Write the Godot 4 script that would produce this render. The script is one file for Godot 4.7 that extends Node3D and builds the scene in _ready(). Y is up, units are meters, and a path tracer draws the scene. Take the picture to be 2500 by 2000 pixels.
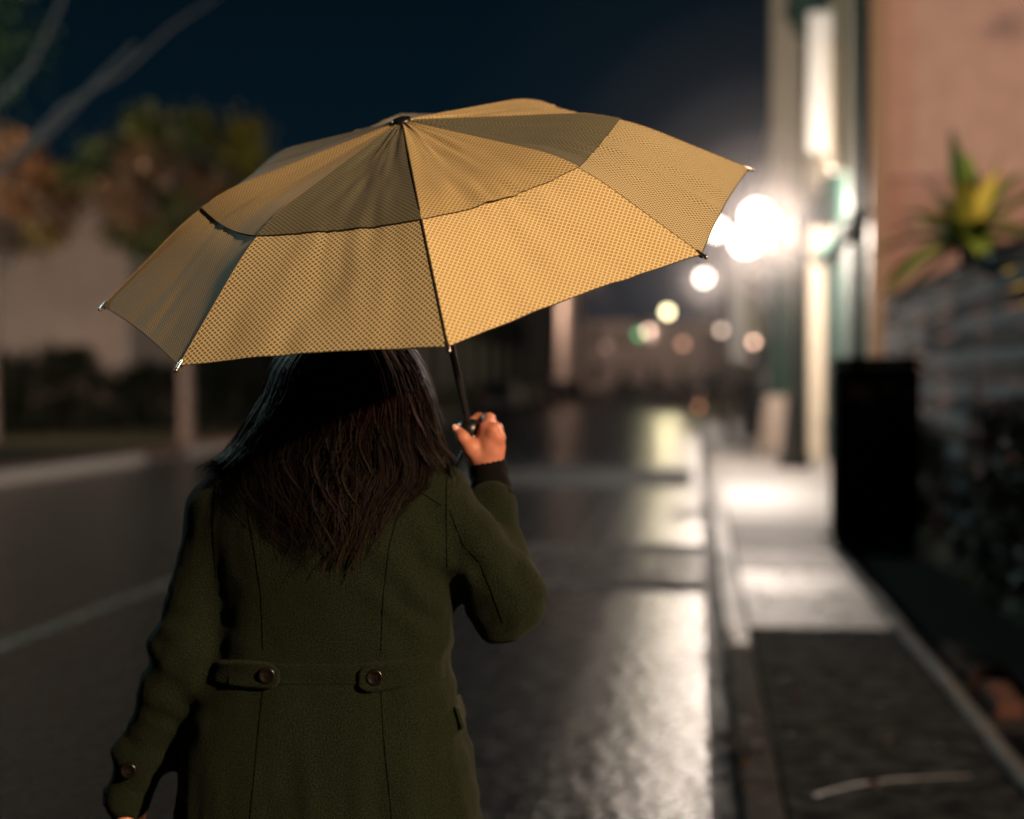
extends Node3D
# A woman seen from behind under a yellow umbrella on a wet street at night; lamps and shopfronts out of focus beyond her.
# The street runs along -Z, the right-hand kerb near X = 0.1; the camera stands at the kerb, 1.54 m up.

class MB:
	var v := PackedVector3Array()
	var n := PackedVector3Array()
	var uv := PackedVector2Array()
	var c := PackedColorArray()
	var idx := PackedInt32Array()
	var tint := Color(1, 1, 1)
	func vert(p: Vector3, nn: Vector3, t := Vector2.ZERO) -> int:
		v.append(p); n.append(nn); uv.append(t); c.append(tint)
		return v.size() - 1
	func tri(a: int, b: int, d: int) -> void:   # counter-clockwise seen from outside
		idx.append(a); idx.append(d); idx.append(b)
	func quad(a: Vector3, b: Vector3, d: Vector3, e: Vector3) -> void:
		var nn := (b - a).cross(e - a)
		if nn.length() < 1e-12: nn = (d - a).cross(e - a)
		nn = nn.normalized()
		var w := (b - a).length()
		var h := (e - a).length()
		var i := vert(a, nn, Vector2(0, h)); vert(b, nn, Vector2(w, h)); vert(d, nn, Vector2(w, 0)); vert(e, nn, Vector2(0, 0))
		tri(i, i + 1, i + 2); tri(i, i + 2, i + 3)
	func tri3(a: Vector3, b: Vector3, d: Vector3) -> void:
		var nn := (b - a).cross(d - a).normalized()
		var i := vert(a, nn); vert(b, nn); vert(d, nn)
		tri(i, i + 1, i + 2)
	func box(ce: Vector3, size: Vector3, bev := 0.0, ba := Basis()) -> void:
		var h := size * 0.5
		if bev <= 0.0:
			for ax in 3:
				for sg in [-1.0, 1.0]:
					var u := Vector3(); var w := Vector3(); var o := Vector3()
					o[ax] = h[ax] * sg; u[(ax + 1) % 3] = h[(ax + 1) % 3] * sg; w[(ax + 2) % 3] = h[(ax + 2) % 3]
					quad(ce + ba * (o - u - w), ce + ba * (o + u - w), ce + ba * (o + u + w), ce + ba * (o - u + w))
			return
		var b := minf(bev, minf(h.x, minf(h.y, h.z)) * 0.9)
		var g := h - Vector3(b, b, b)
		for ax in 3:
			var a1 := (ax + 1) % 3
			var a2 := (ax + 2) % 3
			for sg in [-1.0, 1.0]:
				var u := Vector3(); var w := Vector3(); var o := Vector3()
				o[ax] = h[ax] * sg; u[a1] = g[a1] * sg; w[a2] = g[a2]
				quad(ce + ba * (o - u - w), ce + ba * (o + u - w), ce + ba * (o + u + w), ce + ba * (o - u + w))
			for s1 in [-1.0, 1.0]:
				for s2 in [-1.0, 1.0]:
					var p := Vector3(); var q := Vector3(); var l := Vector3()
					l[ax] = g[ax]
					p[a1] = h[a1] * s1; p[a2] = g[a2] * s2
					q[a1] = g[a1] * s1; q[a2] = h[a2] * s2
					if s1 * s2 > 0: _q(ce, ba, p, q, l)
					else: _q(ce, ba, q, p, l)
		for sx in [-1.0, 1.0]:
			for sy in [-1.0, 1.0]:
				for sz in [-1.0, 1.0]:
					var a := Vector3(h.x * sx, g.y * sy, g.z * sz)
					var e := Vector3(g.x * sx, h.y * sy, g.z * sz)
					var f := Vector3(g.x * sx, g.y * sy, h.z * sz)
					if sx * sy * sz > 0: tri3(ce + ba * a, ce + ba * e, ce + ba * f)
					else: tri3(ce + ba * a, ce + ba * f, ce + ba * e)
	func _q(ce: Vector3, ba: Basis, p: Vector3, q: Vector3, l: Vector3) -> void:
		quad(ce + ba * (p - l), ce + ba * (q - l), ce + ba * (q + l), ce + ba * (p + l))
	func rings(rs: Array, closed := true, cap0 := true, cap1 := true, vscale := 1.0) -> void:
		# rs: arrays of points, each ring counter-clockwise seen from the end it starts at
		var m: int = rs[0].size()
		var base := v.size()
		var cols := m + 1 if closed else m
		var run := 0.0
		for r in rs.size():
			if r > 0: run += (rs[r][0] - rs[r - 1][0]).length()
			var u := 0.0
			for k in cols:
				var p: Vector3 = rs[r][k % m]
				if k > 0: u += (p - rs[r][(k - 1) % m]).length()
				vert(p, Vector3.ZERO, Vector2(u, run) * vscale)
		for r in rs.size() - 1:
			for k in cols - 1:
				var a := base + r * cols + k
				var e := a + cols
				var nn := (v[a + 1] - v[a]).cross(v[e] - v[a]) + (v[e + 1] - v[a + 1]).cross(v[e] - v[a + 1])
				for q in [a, a + 1, e, e + 1]: n[q] += nn
				tri(a, a + 1, e + 1); tri(a, e + 1, e)
		for r in rs.size():
			if closed:
				var a := base + r * cols
				var s := n[a] + n[a + m]
				n[a] = s; n[a + m] = s
			for k in cols:
				var q := base + r * cols + k
				n[q] = n[q].normalized()
		if cap0: _cap(rs[0], true)
		if cap1: _cap(rs[rs.size() - 1], false)
	func _cap(r: Array, flip: bool) -> void:
		var ce := Vector3.ZERO
		for p in r: ce += p
		ce /= r.size()
		for k in r.size():
			var a: Vector3 = r[k]
			var b: Vector3 = r[(k + 1) % r.size()]
			if (b - a).length() < 1e-7: continue
			if flip: tri3(ce, b, a)
			else: tri3(ce, a, b)
	func tube(pts: Array, rad: Array, sides := 10, caps := true) -> void:
		var rs := []
		var up := Vector3(0.31, 0.2, 0.93)
		var x := Vector3.ZERO
		for i in pts.size():
			var t: Vector3 = (pts[mini(i + 1, pts.size() - 1)] - pts[maxi(i - 1, 0)]).normalized()
			if i == 0:
				x = t.cross(up).normalized()
				if x.length() < 0.5: x = t.cross(Vector3.UP).normalized()
			else: x = (x - t * t.dot(x)).normalized()
			var y := t.cross(x)
			var ring := []
			var r: float = rad[i] if rad.size() > 1 else rad[0]
			for k in sides:
				var a := TAU * k / sides
				ring.append(pts[i] + (x * cos(a) + y * sin(a)) * r)
			rs.append(ring)
		rings(rs, true, caps, caps)
	func lathe(prof: Array, sides := 16, xf := Transform3D(), cap := true) -> void:
		var rs := []
		for p in prof:
			var ring := []
			for k in sides:
				var a := TAU * k / sides
				ring.append(xf * Vector3(cos(a) * p.x, p.y, -sin(a) * p.x))
			rs.append(ring)
		rings(rs, true, cap, cap)
	func sphere(ce: Vector3, r: Vector3, nu := 14, nv := 9, ba := Basis()) -> void:
		var rs := []
		for j in range(0, nv + 1):
			var ph := -PI / 2 + PI * clampf(float(j) / nv, 0.002, 0.998)
			var ring := []
			for k in nu:
				var a := TAU * k / nu
				ring.append(ce + ba * (Vector3(cos(a) * cos(ph), sin(ph), -sin(a) * cos(ph)) * r))
			rs.append(ring)
		rings(rs, true, false, false)
	func grid(nu: int, nv: int, f: Callable) -> void:   # f(s, t) -> [point, uv]; outside is ds x dt
		var base := v.size()
		for j in nv + 1:
			for i in nu + 1:
				var q = f.call(float(i) / nu, float(j) / nv)
				vert(q[0], Vector3.ZERO, q[1])
		for j in nv:
			for i in nu:
				var a := base + j * (nu + 1) + i
				var e := a + nu + 1
				var nn := (v[a + 1] - v[a]).cross(v[e] - v[a]) + (v[e] - v[e + 1]).cross(v[a + 1] - v[e + 1])
				for q in [a, a + 1, e, e + 1]: n[q] += nn
				tri(a, a + 1, e + 1); tri(a, e + 1, e)
		for q in range(base, v.size()): n[q] = n[q].normalized()
	func prism(poly: PackedVector2Array, z0: float, z1: float, xf := Transform3D()) -> void:   # counter-clockwise polygon in xy
		var t := Geometry2D.triangulate_polygon(poly)
		for k in range(0, t.size(), 3):
			var a := poly[t[k]]; var b := poly[t[k + 1]]; var d := poly[t[k + 2]]
			if (b - a).cross(d - a) < 0:
				var h := b
				b = d; d = h
			tri3(xf * Vector3(a.x, a.y, z1), xf * Vector3(b.x, b.y, z1), xf * Vector3(d.x, d.y, z1))
			tri3(xf * Vector3(a.x, a.y, z0), xf * Vector3(d.x, d.y, z0), xf * Vector3(b.x, b.y, z0))
		for k in poly.size():
			var a := poly[k]
			var b := poly[(k + 1) % poly.size()]
			quad(xf * Vector3(a.x, a.y, z0), xf * Vector3(b.x, b.y, z0), xf * Vector3(b.x, b.y, z1), xf * Vector3(a.x, a.y, z1))
	func mesh(with_color := false) -> ArrayMesh:
		var arr := []
		arr.resize(Mesh.ARRAY_MAX)
		arr[Mesh.ARRAY_VERTEX] = v; arr[Mesh.ARRAY_NORMAL] = n; arr[Mesh.ARRAY_TEX_UV] = uv; arr[Mesh.ARRAY_INDEX] = idx
		if with_color: arr[Mesh.ARRAY_COLOR] = c
		var m := ArrayMesh.new()
		m.add_surface_from_arrays(Mesh.PRIMITIVE_TRIANGLES, arr)
		return m

# A field made of tapered bones joined with a smooth minimum.
class Bones:
	var a := PackedVector3Array()
	var ba := PackedVector3Array()
	var l2 := PackedFloat32Array()
	var ra := PackedFloat32Array()
	var rb := PackedFloat32Array()
	var k := 0.02
	func add(p: Vector3, q: Vector3, r0: float, r1: float) -> void:
		a.append(p); ba.append(q - p); l2.append(maxf((q - p).length_squared(), 1e-9)); ra.append(r0); rb.append(r1)
	func at(p: Vector3) -> float:
		var d := 9.0
		for i in a.size():
			var pa := p - a[i]
			var h := clampf(pa.dot(ba[i]) / l2[i], 0.0, 1.0)
			var e := (pa - ba[i] * h).length() - (ra[i] + (rb[i] - ra[i]) * h)
			if e - d > k: continue
			if d - e > k: d = e; continue
			var m := maxf(k - absf(d - e), 0.0) / k
			d = minf(d, e) - m * m * k * 0.25
		return d

func nets(mb: MB, f: Callable, lo: Vector3, hi: Vector3, cell: float, paint = null) -> void:
	const S := 4
	var nb := Vector3i(((hi - lo) / (cell * S)).ceil())
	var dm := nb * S + Vector3i.ONE
	var val := PackedFloat32Array()
	val.resize(dm.x * dm.y * dm.z)
	val.fill(1.0)
	var sx := 1
	var sy := dm.x
	var sz := dm.x * dm.y
	var near := []
	for bz in nb.z:
		for by in nb.y:
			for bx in nb.x:
				var d: float = f.call(lo + (Vector3(bx, by, bz) + Vector3(0.5, 0.5, 0.5)) * cell * S)
				if absf(d) < cell * S * 1.35: near.append(Vector3i(bx, by, bz))
				elif d < 0.0:
					for z in S + 1:
						for y in S + 1:
							for x in S + 1: val[(bx * S + x) * sx + (by * S + y) * sy + (bz * S + z) * sz] = -1.0
	var known := PackedByteArray()
	known.resize(val.size())
	for b in near:
		for z in S + 1:
			for y in S + 1:
				for x in S + 1:
					var g := Vector3i(b.x * S + x, b.y * S + y, b.z * S + z)
					var i := g.x + g.y * sy + g.z * sz
					if known[i]: continue
					known[i] = 1
					val[i] = f.call(lo + Vector3(g) * cell)
	var at := PackedInt32Array()
	at.resize(val.size())
	at.fill(-1)
	var first := mb.v.size()
	var offs := [0, sx, sy, sx + sy, sz, sx + sz, sy + sz, sx + sy + sz]
	var edges := [[0, 1], [2, 3], [4, 5], [6, 7], [0, 2], [1, 3], [4, 6], [5, 7], [0, 4], [1, 5], [2, 6], [3, 7]]
	var cells := PackedInt32Array()
	for b in near:
		for z in S:
			for y in S:
				for x in S:
					var i: int = b.x * S + x + (b.y * S + y) * sy + (b.z * S + z) * sz
					var mask := 0
					for q in 8:
						if val[i + offs[q]] < 0.0: mask |= 1 << q
					if mask == 0 or mask == 255: continue
					var s := Vector3.ZERO
					var cnt := 0
					for e in edges:
						if ((mask >> e[0]) & 1) != ((mask >> e[1]) & 1):
							var v0 := val[i + offs[e[0]]]
							var v1 := val[i + offs[e[1]]]
							var t := v0 / (v0 - v1)
							var p0 := Vector3(e[0] & 1, (e[0] >> 1) & 1, (e[0] >> 2) & 1)
							var p1 := Vector3(e[1] & 1, (e[1] >> 1) & 1, (e[1] >> 2) & 1)
							s += p0.lerp(p1, t); cnt += 1
					var p := lo + (Vector3(b.x * S + x, b.y * S + y, b.z * S + z) + s / cnt) * cell
					if paint != null: mb.tint = paint.call(p)
					at[i] = mb.vert(p, Vector3.ZERO, Vector2(p.x, p.y))
					cells.append(i)
	var dirs := [[sx, sy, sz], [sy, sz, sx], [sz, sx, sy]]
	for i in cells:
		for d in dirs:
			var v0 := val[i]
			var v1: float = val[i + d[0]]
			if (v0 < 0.0) == (v1 < 0.0): continue
			var q0: int = i - d[1] - d[2]
			if q0 < 0: continue
			var a: int = at[q0]
			var b: int = at[i - d[2]]
			var c: int = at[i]
			var e: int = at[i - d[1]]
			if a < 0 or b < 0 or c < 0 or e < 0: continue
			if v0 < 0.0: _net_quad(mb, a, b, c, e)
			else: _net_quad(mb, a, e, c, b)
	for i in range(first, mb.v.size()): mb.n[i] = mb.n[i].normalized()

func _net_quad(mb: MB, a: int, b: int, c: int, d: int) -> void:
	var nn := (mb.v[c] - mb.v[a]).cross(mb.v[d] - mb.v[b])
	mb.n[a] += nn; mb.n[b] += nn; mb.n[c] += nn; mb.n[d] += nn
	mb.tri(a, b, c); mb.tri(a, c, d)

# ---------- naming and parenting ----------
var taken := {}
func numbered(called: String) -> String:
	if not taken.has(called):
		taken[called] = 0
		return called
	taken[called] += 1
	return "%s_%03d" % [called, taken[called]]

func tag(o: Node, label: String, category: String, group := "", kind := "") -> Node:
	o.set_meta("label", label)
	if category: o.set_meta("category", category)
	if group: o.set_meta("group", group)
	if kind: o.set_meta("kind", kind)
	return o

func thing(called: String, label: String, category: String, at := Vector3.ZERO, turn := 0.0, group := "") -> Node3D:
	var o := Node3D.new()
	o.name = numbered(called)
	add_child(o)
	o.position = at
	o.rotation.y = turn
	tag(o, label, category, group)
	return o

func obj(called: String, mb, material: Material, parent: Node = self, with_color := false) -> MeshInstance3D:
	var o := MeshInstance3D.new()
	o.name = numbered(called) if parent == self else called
	o.mesh = mb.mesh(with_color) if mb is MB else mb
	o.material_override = material
	parent.add_child(o, true)
	return o

func struct(called: String, mb, material: Material, label := "") -> MeshInstance3D:
	var o := obj(called, mb, material)
	o.set_meta("kind", "structure")
	if label: o.set_meta("label", label)
	return o

func copy_of(root: Node3D, at: Vector3, turn: float, label: String) -> Node3D:
	var r: Node3D = root.duplicate()
	var base := String(root.name)
	r.name = numbered(base)
	add_child(r)
	r.position = at
	r.rotation.y = turn
	r.set_meta("label", label)
	return r

# ---------- materials ----------
var tex := {}
func noise_tex(key: String, freq: float, oct: int, dark: Color, light: Color, size := 512, kind := FastNoiseLite.TYPE_SIMPLEX_SMOOTH, lo := 0.0, hi := 1.0) -> NoiseTexture2D:
	if tex.has(key): return tex[key]
	var f := FastNoiseLite.new()
	f.seed = key.hash() % 1000
	f.noise_type = kind
	f.frequency = freq
	f.fractal_octaves = oct
	var t := NoiseTexture2D.new()
	t.width = size; t.height = size
	t.seamless = true
	t.noise = f
	var g := Gradient.new()
	g.offsets = PackedFloat32Array([lo, hi])
	g.colors = PackedColorArray([dark, light])
	t.color_ramp = g
	tex[key] = t
	return t

func mat(linear: Color, rough := 0.8, metal := 0.0) -> StandardMaterial3D:
	var m := StandardMaterial3D.new()
	m.albedo_color = linear.linear_to_srgb()
	m.roughness = rough
	m.metallic = metal
	return m

func textured(linear: Color, rough: float, albedo: Texture2D, height: Texture2D, scale: float, relief: float, world := true) -> StandardMaterial3D:
	var m := mat(linear, rough)
	m.albedo_texture = albedo
	if height:
		m.heightmap_enabled = true
		m.heightmap_texture = height
		m.heightmap_scale = relief
	m.uv1_triplanar = true
	m.uv1_world_triplanar = world
	m.uv1_scale = Vector3.ONE * scale
	return m

func glow(linear: Color, energy: float) -> StandardMaterial3D:
	var m := mat(Color(0.8, 0.8, 0.8), 0.4)
	m.emission_enabled = true
	m.emission = linear.linear_to_srgb()
	m.emission_energy_multiplier = energy
	return m

func omni(parent: Node, at: Vector3, linear: Color, energy: float, size := 0.12) -> void:
	var l := OmniLight3D.new()
	l.name = "lamp_light"
	l.light_color = linear.linear_to_srgb()
	l.light_energy = energy
	l.light_size = size
	l.omni_range = 200.0
	l.omni_attenuation = 2.0
	l.shadow_enabled = true
	l.position = at
	parent.add_child(l, true)

var rng := RandomNumberGenerator.new()
var M := {}
var cam: Camera3D
const YAW := 0.10856

func spline(t: float, xs: Array, ys: Array) -> float:   # smooth interpolation through sorted knots
	if t <= xs[0]: return ys[0]
	for i in xs.size() - 1:
		if t <= xs[i + 1]:
			var u: float = (t - xs[i]) / (xs[i + 1] - xs[i])
			var m0: float = (ys[i + 1] - ys[maxi(i - 1, 0)]) / (xs[i + 1] - xs[maxi(i - 1, 0)])
			var j := mini(i + 2, xs.size() - 1)
			var m1: float = (ys[j] - ys[i]) / (xs[j] - xs[i])
			var w: float = xs[i + 1] - xs[i]
			var u2 := u * u
			var u3 := u2 * u
			return (2 * u3 - 3 * u2 + 1) * ys[i] + (u3 - 2 * u2 + u) * w * m0 + (3 * u2 - 2 * u3) * ys[i + 1] + (u3 - u2) * w * m1
	return ys[ys.size() - 1]

func _ready() -> void:
	rng.seed = 7
	# ----- camera, sky, exposure -----
	cam = Camera3D.new()
	cam.name = "camera"
	var at := CameraAttributesPhysical.new()
	at.frustum_focal_length = 50.0
	at.frustum_focus_distance = 2.62
	at.exposure_aperture = 1.5
	at.frustum_near = 0.05
	at.frustum_far = 900.0
	cam.attributes = at
	cam.position = Vector3(0, 1.54, 0)
	cam.rotation = Vector3(-0.0174, YAW, 0)
	cam.far = 900.0
	add_child(cam)
	var env := Environment.new()
	env.background_mode = Environment.BG_SKY
	var sm := ProceduralSkyMaterial.new()
	sm.sky_top_color = Color(0.0007, 0.0034, 0.0060).linear_to_srgb()
	sm.sky_horizon_color = Color(0.0030, 0.0130, 0.0230).linear_to_srgb()
	sm.sky_curve = 0.10
	sm.ground_bottom_color = Color(0.001, 0.004, 0.006).linear_to_srgb()
	sm.ground_horizon_color = Color(0.002, 0.008, 0.012).linear_to_srgb()
	sm.sun_angle_max = 0.0
	env.sky = Sky.new()
	env.sky.sky_material = sm
	env.background_energy_multiplier = 1.0
	env.tonemap_mode = Environment.TONE_MAPPER_LINEAR
	env.tonemap_exposure = 1.0
	env.volumetric_fog_enabled = true
	env.volumetric_fog_density = 0.0
	env.ssao_enabled = true
	env.ssil_enabled = true
	env.sdfgi_enabled = true
	var we := WorldEnvironment.new()
	we.name = "night_air"
	we.environment = env
	add_child(we)

	make_materials()
	make_ground()
	make_right_building()
	make_far_buildings()
	make_left_side()
	make_lamps()
	make_bed_and_fence()
	make_street_things()
	make_umbrella()
	make_person()
	make_haze()

func make_haze() -> void:   # haze added around the lamps to stand in for lens bloom
	var banks := [[Vector3(-1.0, 4.0, -150), Vector3(60, 24, 90), 0.0008, "thin haze added over the far end of the street"]]
	for c in [[Vector3(1.2, 3.9, -28.0), 1.0, "the cluster of lamp globes"], [Vector3(0.45, 5.0, -41.4), 0.8, "the second street lamp on the right"], [Vector3(0.25, 4.9, -60), 1.0, "the third street lamp on the right"]]:
		for i in 6:
			var r: float = c[1] * 0.8 * pow(1.48, i)
			banks.append([c[0], Vector3(r, r, r) * 2.0, 0.020 / c[1] * pow(0.44, i), "haze added as bloom around %s, %s layer" % [c[2], ["innermost", "second", "third", "fourth", "fifth", "sixth", "outermost"][i]]])
	for h in banks:
		var f := FogVolume.new()
		f.name = numbered("added_haze")
		f.shape = RenderingServer.FOG_VOLUME_SHAPE_ELLIPSOID
		f.size = h[1]
		f.position = h[0]
		var m := FogMaterial.new()
		m.density = h[2]
		m.albedo = Color(0.95, 0.92, 0.92)
		f.material = m
		add_child(f)
		tag(f, h[3], "haze", "", "stuff")

func make_materials() -> void:
	var fine := noise_tex("fine", 0.09, 4, Color(0.55, 0.55, 0.55), Color(1, 1, 1))
	var broad := noise_tex("broad", 0.012, 5, Color(0.45, 0.45, 0.45), Color(1, 1, 1))
	var grit := noise_tex("grit", 0.017, 6, Color(0, 0, 0), Color(1, 1, 1), 1024, FastNoiseLite.TYPE_SIMPLEX_SMOOTH)
	var lumps := noise_tex("lumps", 0.05, 5, Color(0, 0, 0), Color(1, 1, 1))
	var puddle := noise_tex("puddle", 0.010, 4, Color(0.62, 0.62, 0.62), Color(1, 1, 1), 1024, FastNoiseLite.TYPE_SIMPLEX_SMOOTH, 0.35, 0.75)
	# wet asphalt: thin film of water over grit
	var road := textured(Color(0.020, 0.026, 0.028), 0.31, fine, grit, 0.66, 0.72)
	road.roughness_texture = puddle
	road.metallic_specular = 0.42
	M.road = road
	var patch := textured(Color(0.030, 0.033, 0.036), 0.85, fine, lumps, 1.3, 0.8)
	patch.metallic_specular = 0.3
	M.road_patch = patch
	var slab := textured(Color(0.36, 0.325, 0.30), 0.50, broad, lumps, 0.9, 0.35)
	slab.metallic_specular = 0.55
	M.slab = slab
	var slab_b := textured(Color(0.33, 0.30, 0.28), 0.56, broad, lumps, 1.0, 0.4)
	M.slab_b = slab_b
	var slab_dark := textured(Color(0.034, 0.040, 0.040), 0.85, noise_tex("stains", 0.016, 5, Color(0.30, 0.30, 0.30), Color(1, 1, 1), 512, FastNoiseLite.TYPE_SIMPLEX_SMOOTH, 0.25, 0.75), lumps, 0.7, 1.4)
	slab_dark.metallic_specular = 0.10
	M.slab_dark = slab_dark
	M.slab_dull = textured(Color(0.13, 0.125, 0.12), 0.68, broad, lumps, 0.9, 0.5)  # dull, mid and dark tones carry the soft shadow bands of the pavement
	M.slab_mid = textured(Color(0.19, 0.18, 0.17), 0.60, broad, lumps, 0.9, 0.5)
	M.left_kerb = textured(Color(0.50, 0.47, 0.45), 0.7, broad, lumps, 1.1, 0.4)
	M.kerb = textured(Color(0.065, 0.06, 0.056), 0.8, broad, lumps, 1.1, 1.0)
	M.kerb.metallic_specular = 0.15
	M.soil = textured(Color(0.016, 0.013, 0.010), 0.95, fine, lumps, 1.5, 3.0)
	M.gutter = textured(Color(0.012, 0.013, 0.014), 0.6, fine, lumps, 2.0, 1.2)
	M.paint = textured(Color(0.13, 0.125, 0.11), 0.6, noise_tex("worn", 0.03, 5, Color(0.2, 0.2, 0.2), Color(1, 1, 1), 512, FastNoiseLite.TYPE_SIMPLEX_SMOOTH, 0.4, 0.7), null, 0.6, 0.0)
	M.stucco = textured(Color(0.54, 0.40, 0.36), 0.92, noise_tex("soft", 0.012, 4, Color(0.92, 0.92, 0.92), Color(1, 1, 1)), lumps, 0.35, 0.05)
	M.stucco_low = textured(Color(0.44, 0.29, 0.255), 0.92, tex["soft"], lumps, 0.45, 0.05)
	M.green = textured(Color(0.075, 0.16, 0.13), 0.8, fine, lumps, 0.8, 0.15)
	M.green.metallic_specular = 0.2
	M.green_dark = textured(Color(0.012, 0.045, 0.036), 0.7, fine, lumps, 0.8, 0.1)
	M.cream = textured(Color(0.72, 0.60, 0.45), 0.5, fine, lumps, 0.7, 0.15)
	M.tan = textured(Color(0.50, 0.34, 0.21), 0.55, fine, lumps, 0.7, 0.2)
	M.white_paint = textured(Color(0.80, 0.77, 0.72), 0.5, fine, null, 0.6, 0.0)
	M.dark_glass = mat(Color(0.01, 0.012, 0.015), 0.08)
	M.black_metal = textured(Color(0.003, 0.004, 0.005), 0.9, fine, lumps, 2.0, 0.05)
	M.black_metal.metallic_specular = 0.12
	M.iron = textured(Color(0.055, 0.042, 0.032), 0.5, fine, lumps, 2.0, 0.1)
	M.grey_wall = textured(Color(0.26, 0.24, 0.24), 0.9, tex["soft"], lumps, 0.3, 0.2)
	M.dark_wall = textured(Color(0.07, 0.07, 0.07), 0.9, broad, lumps, 0.3, 0.6)
	M.pale_wall = textured(Color(0.50, 0.44, 0.41), 0.9, tex["soft"], lumps, 0.25, 0.15)
	M.brick_a = textured(Color(0.15, 0.06, 0.042), 0.85, fine, lumps, 3.0, 0.5)
	M.brick_b = textured(Color(0.11, 0.045, 0.033), 0.85, fine, lumps, 3.2, 0.5)
	M.weathered = textured(Color(0.10, 0.125, 0.155), 0.95, noise_tex("boardgrain", 0.04, 4, Color(0.4, 0.4, 0.4), Color(1, 1, 1)), lumps, 1.7, 0.4)
	M.grey_bark = textured(Color(0.16, 0.16, 0.165), 0.9, broad, lumps, 1.5, 2.0)
	M.weathered.metallic_specular = 0.1
	M.slat_gap_shade = textured(Color(0.022, 0.030, 0.038), 0.95, tex["boardgrain"], lumps, 1.7, 0.4)
	M.slat_lit = textured(Color(0.24, 0.28, 0.32), 0.95, tex["boardgrain"], lumps, 1.7, 0.4)
	M.bark = textured(Color(0.44, 0.34, 0.31), 0.9, broad, lumps, 1.5, 2.0)
	M.zinc = mat(Color(0.5, 0.5, 0.5), 0.3, 1.0)
	var leaf := mat(Color(1, 1, 1), 0.5)
	leaf.vertex_color_use_as_albedo = true
	leaf.backlight_enabled = true
	leaf.backlight = Color(0.35, 0.38, 0.15)
	M.leaf = leaf
	M.globe = glow(PALE, 9.0)
	M.planter = textured(Color(0.004, 0.009, 0.014), 0.5, fine, lumps, 1.5, 0.2)
	M.board = textured(Color(0.66, 0.52, 0.42), 0.6, fine, null, 1.0, 0.0)
	M.car = mat(Color(0.010, 0.012, 0.015), 0.25)
	M.car.clearcoat_enabled = true
	M.tyre = mat(Color(0.012, 0.012, 0.012), 0.85)
	M.tail = mat(Color(0.22, 0.015, 0.015), 0.25)
	M.yucca_a = mat(Color(0.10, 0.17, 0.025), 0.45)
	M.yucca_b = mat(Color(0.34, 0.33, 0.06), 0.45)
	M.moss = textured(Color(0.10, 0.085, 0.03), 0.95, broad, lumps, 2.0, 2.0)
	M.red_path = textured(Color(0.24, 0.10, 0.075), 0.85, fine, lumps, 3.2, 0.5)
	M.grass = textured(Color(0.055, 0.055, 0.018), 0.95, fine, lumps, 1.2, 4.0)

# ---------- ground ----------
func sheet(x0: float, x1: float, z0: float, z1: float, y: float) -> MB:
	var mb := MB.new()
	mb.quad(Vector3(x0, y, z1), Vector3(x1, y, z1), Vector3(x1, y, z0), Vector3(x0, y, z0))
	return mb

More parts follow.
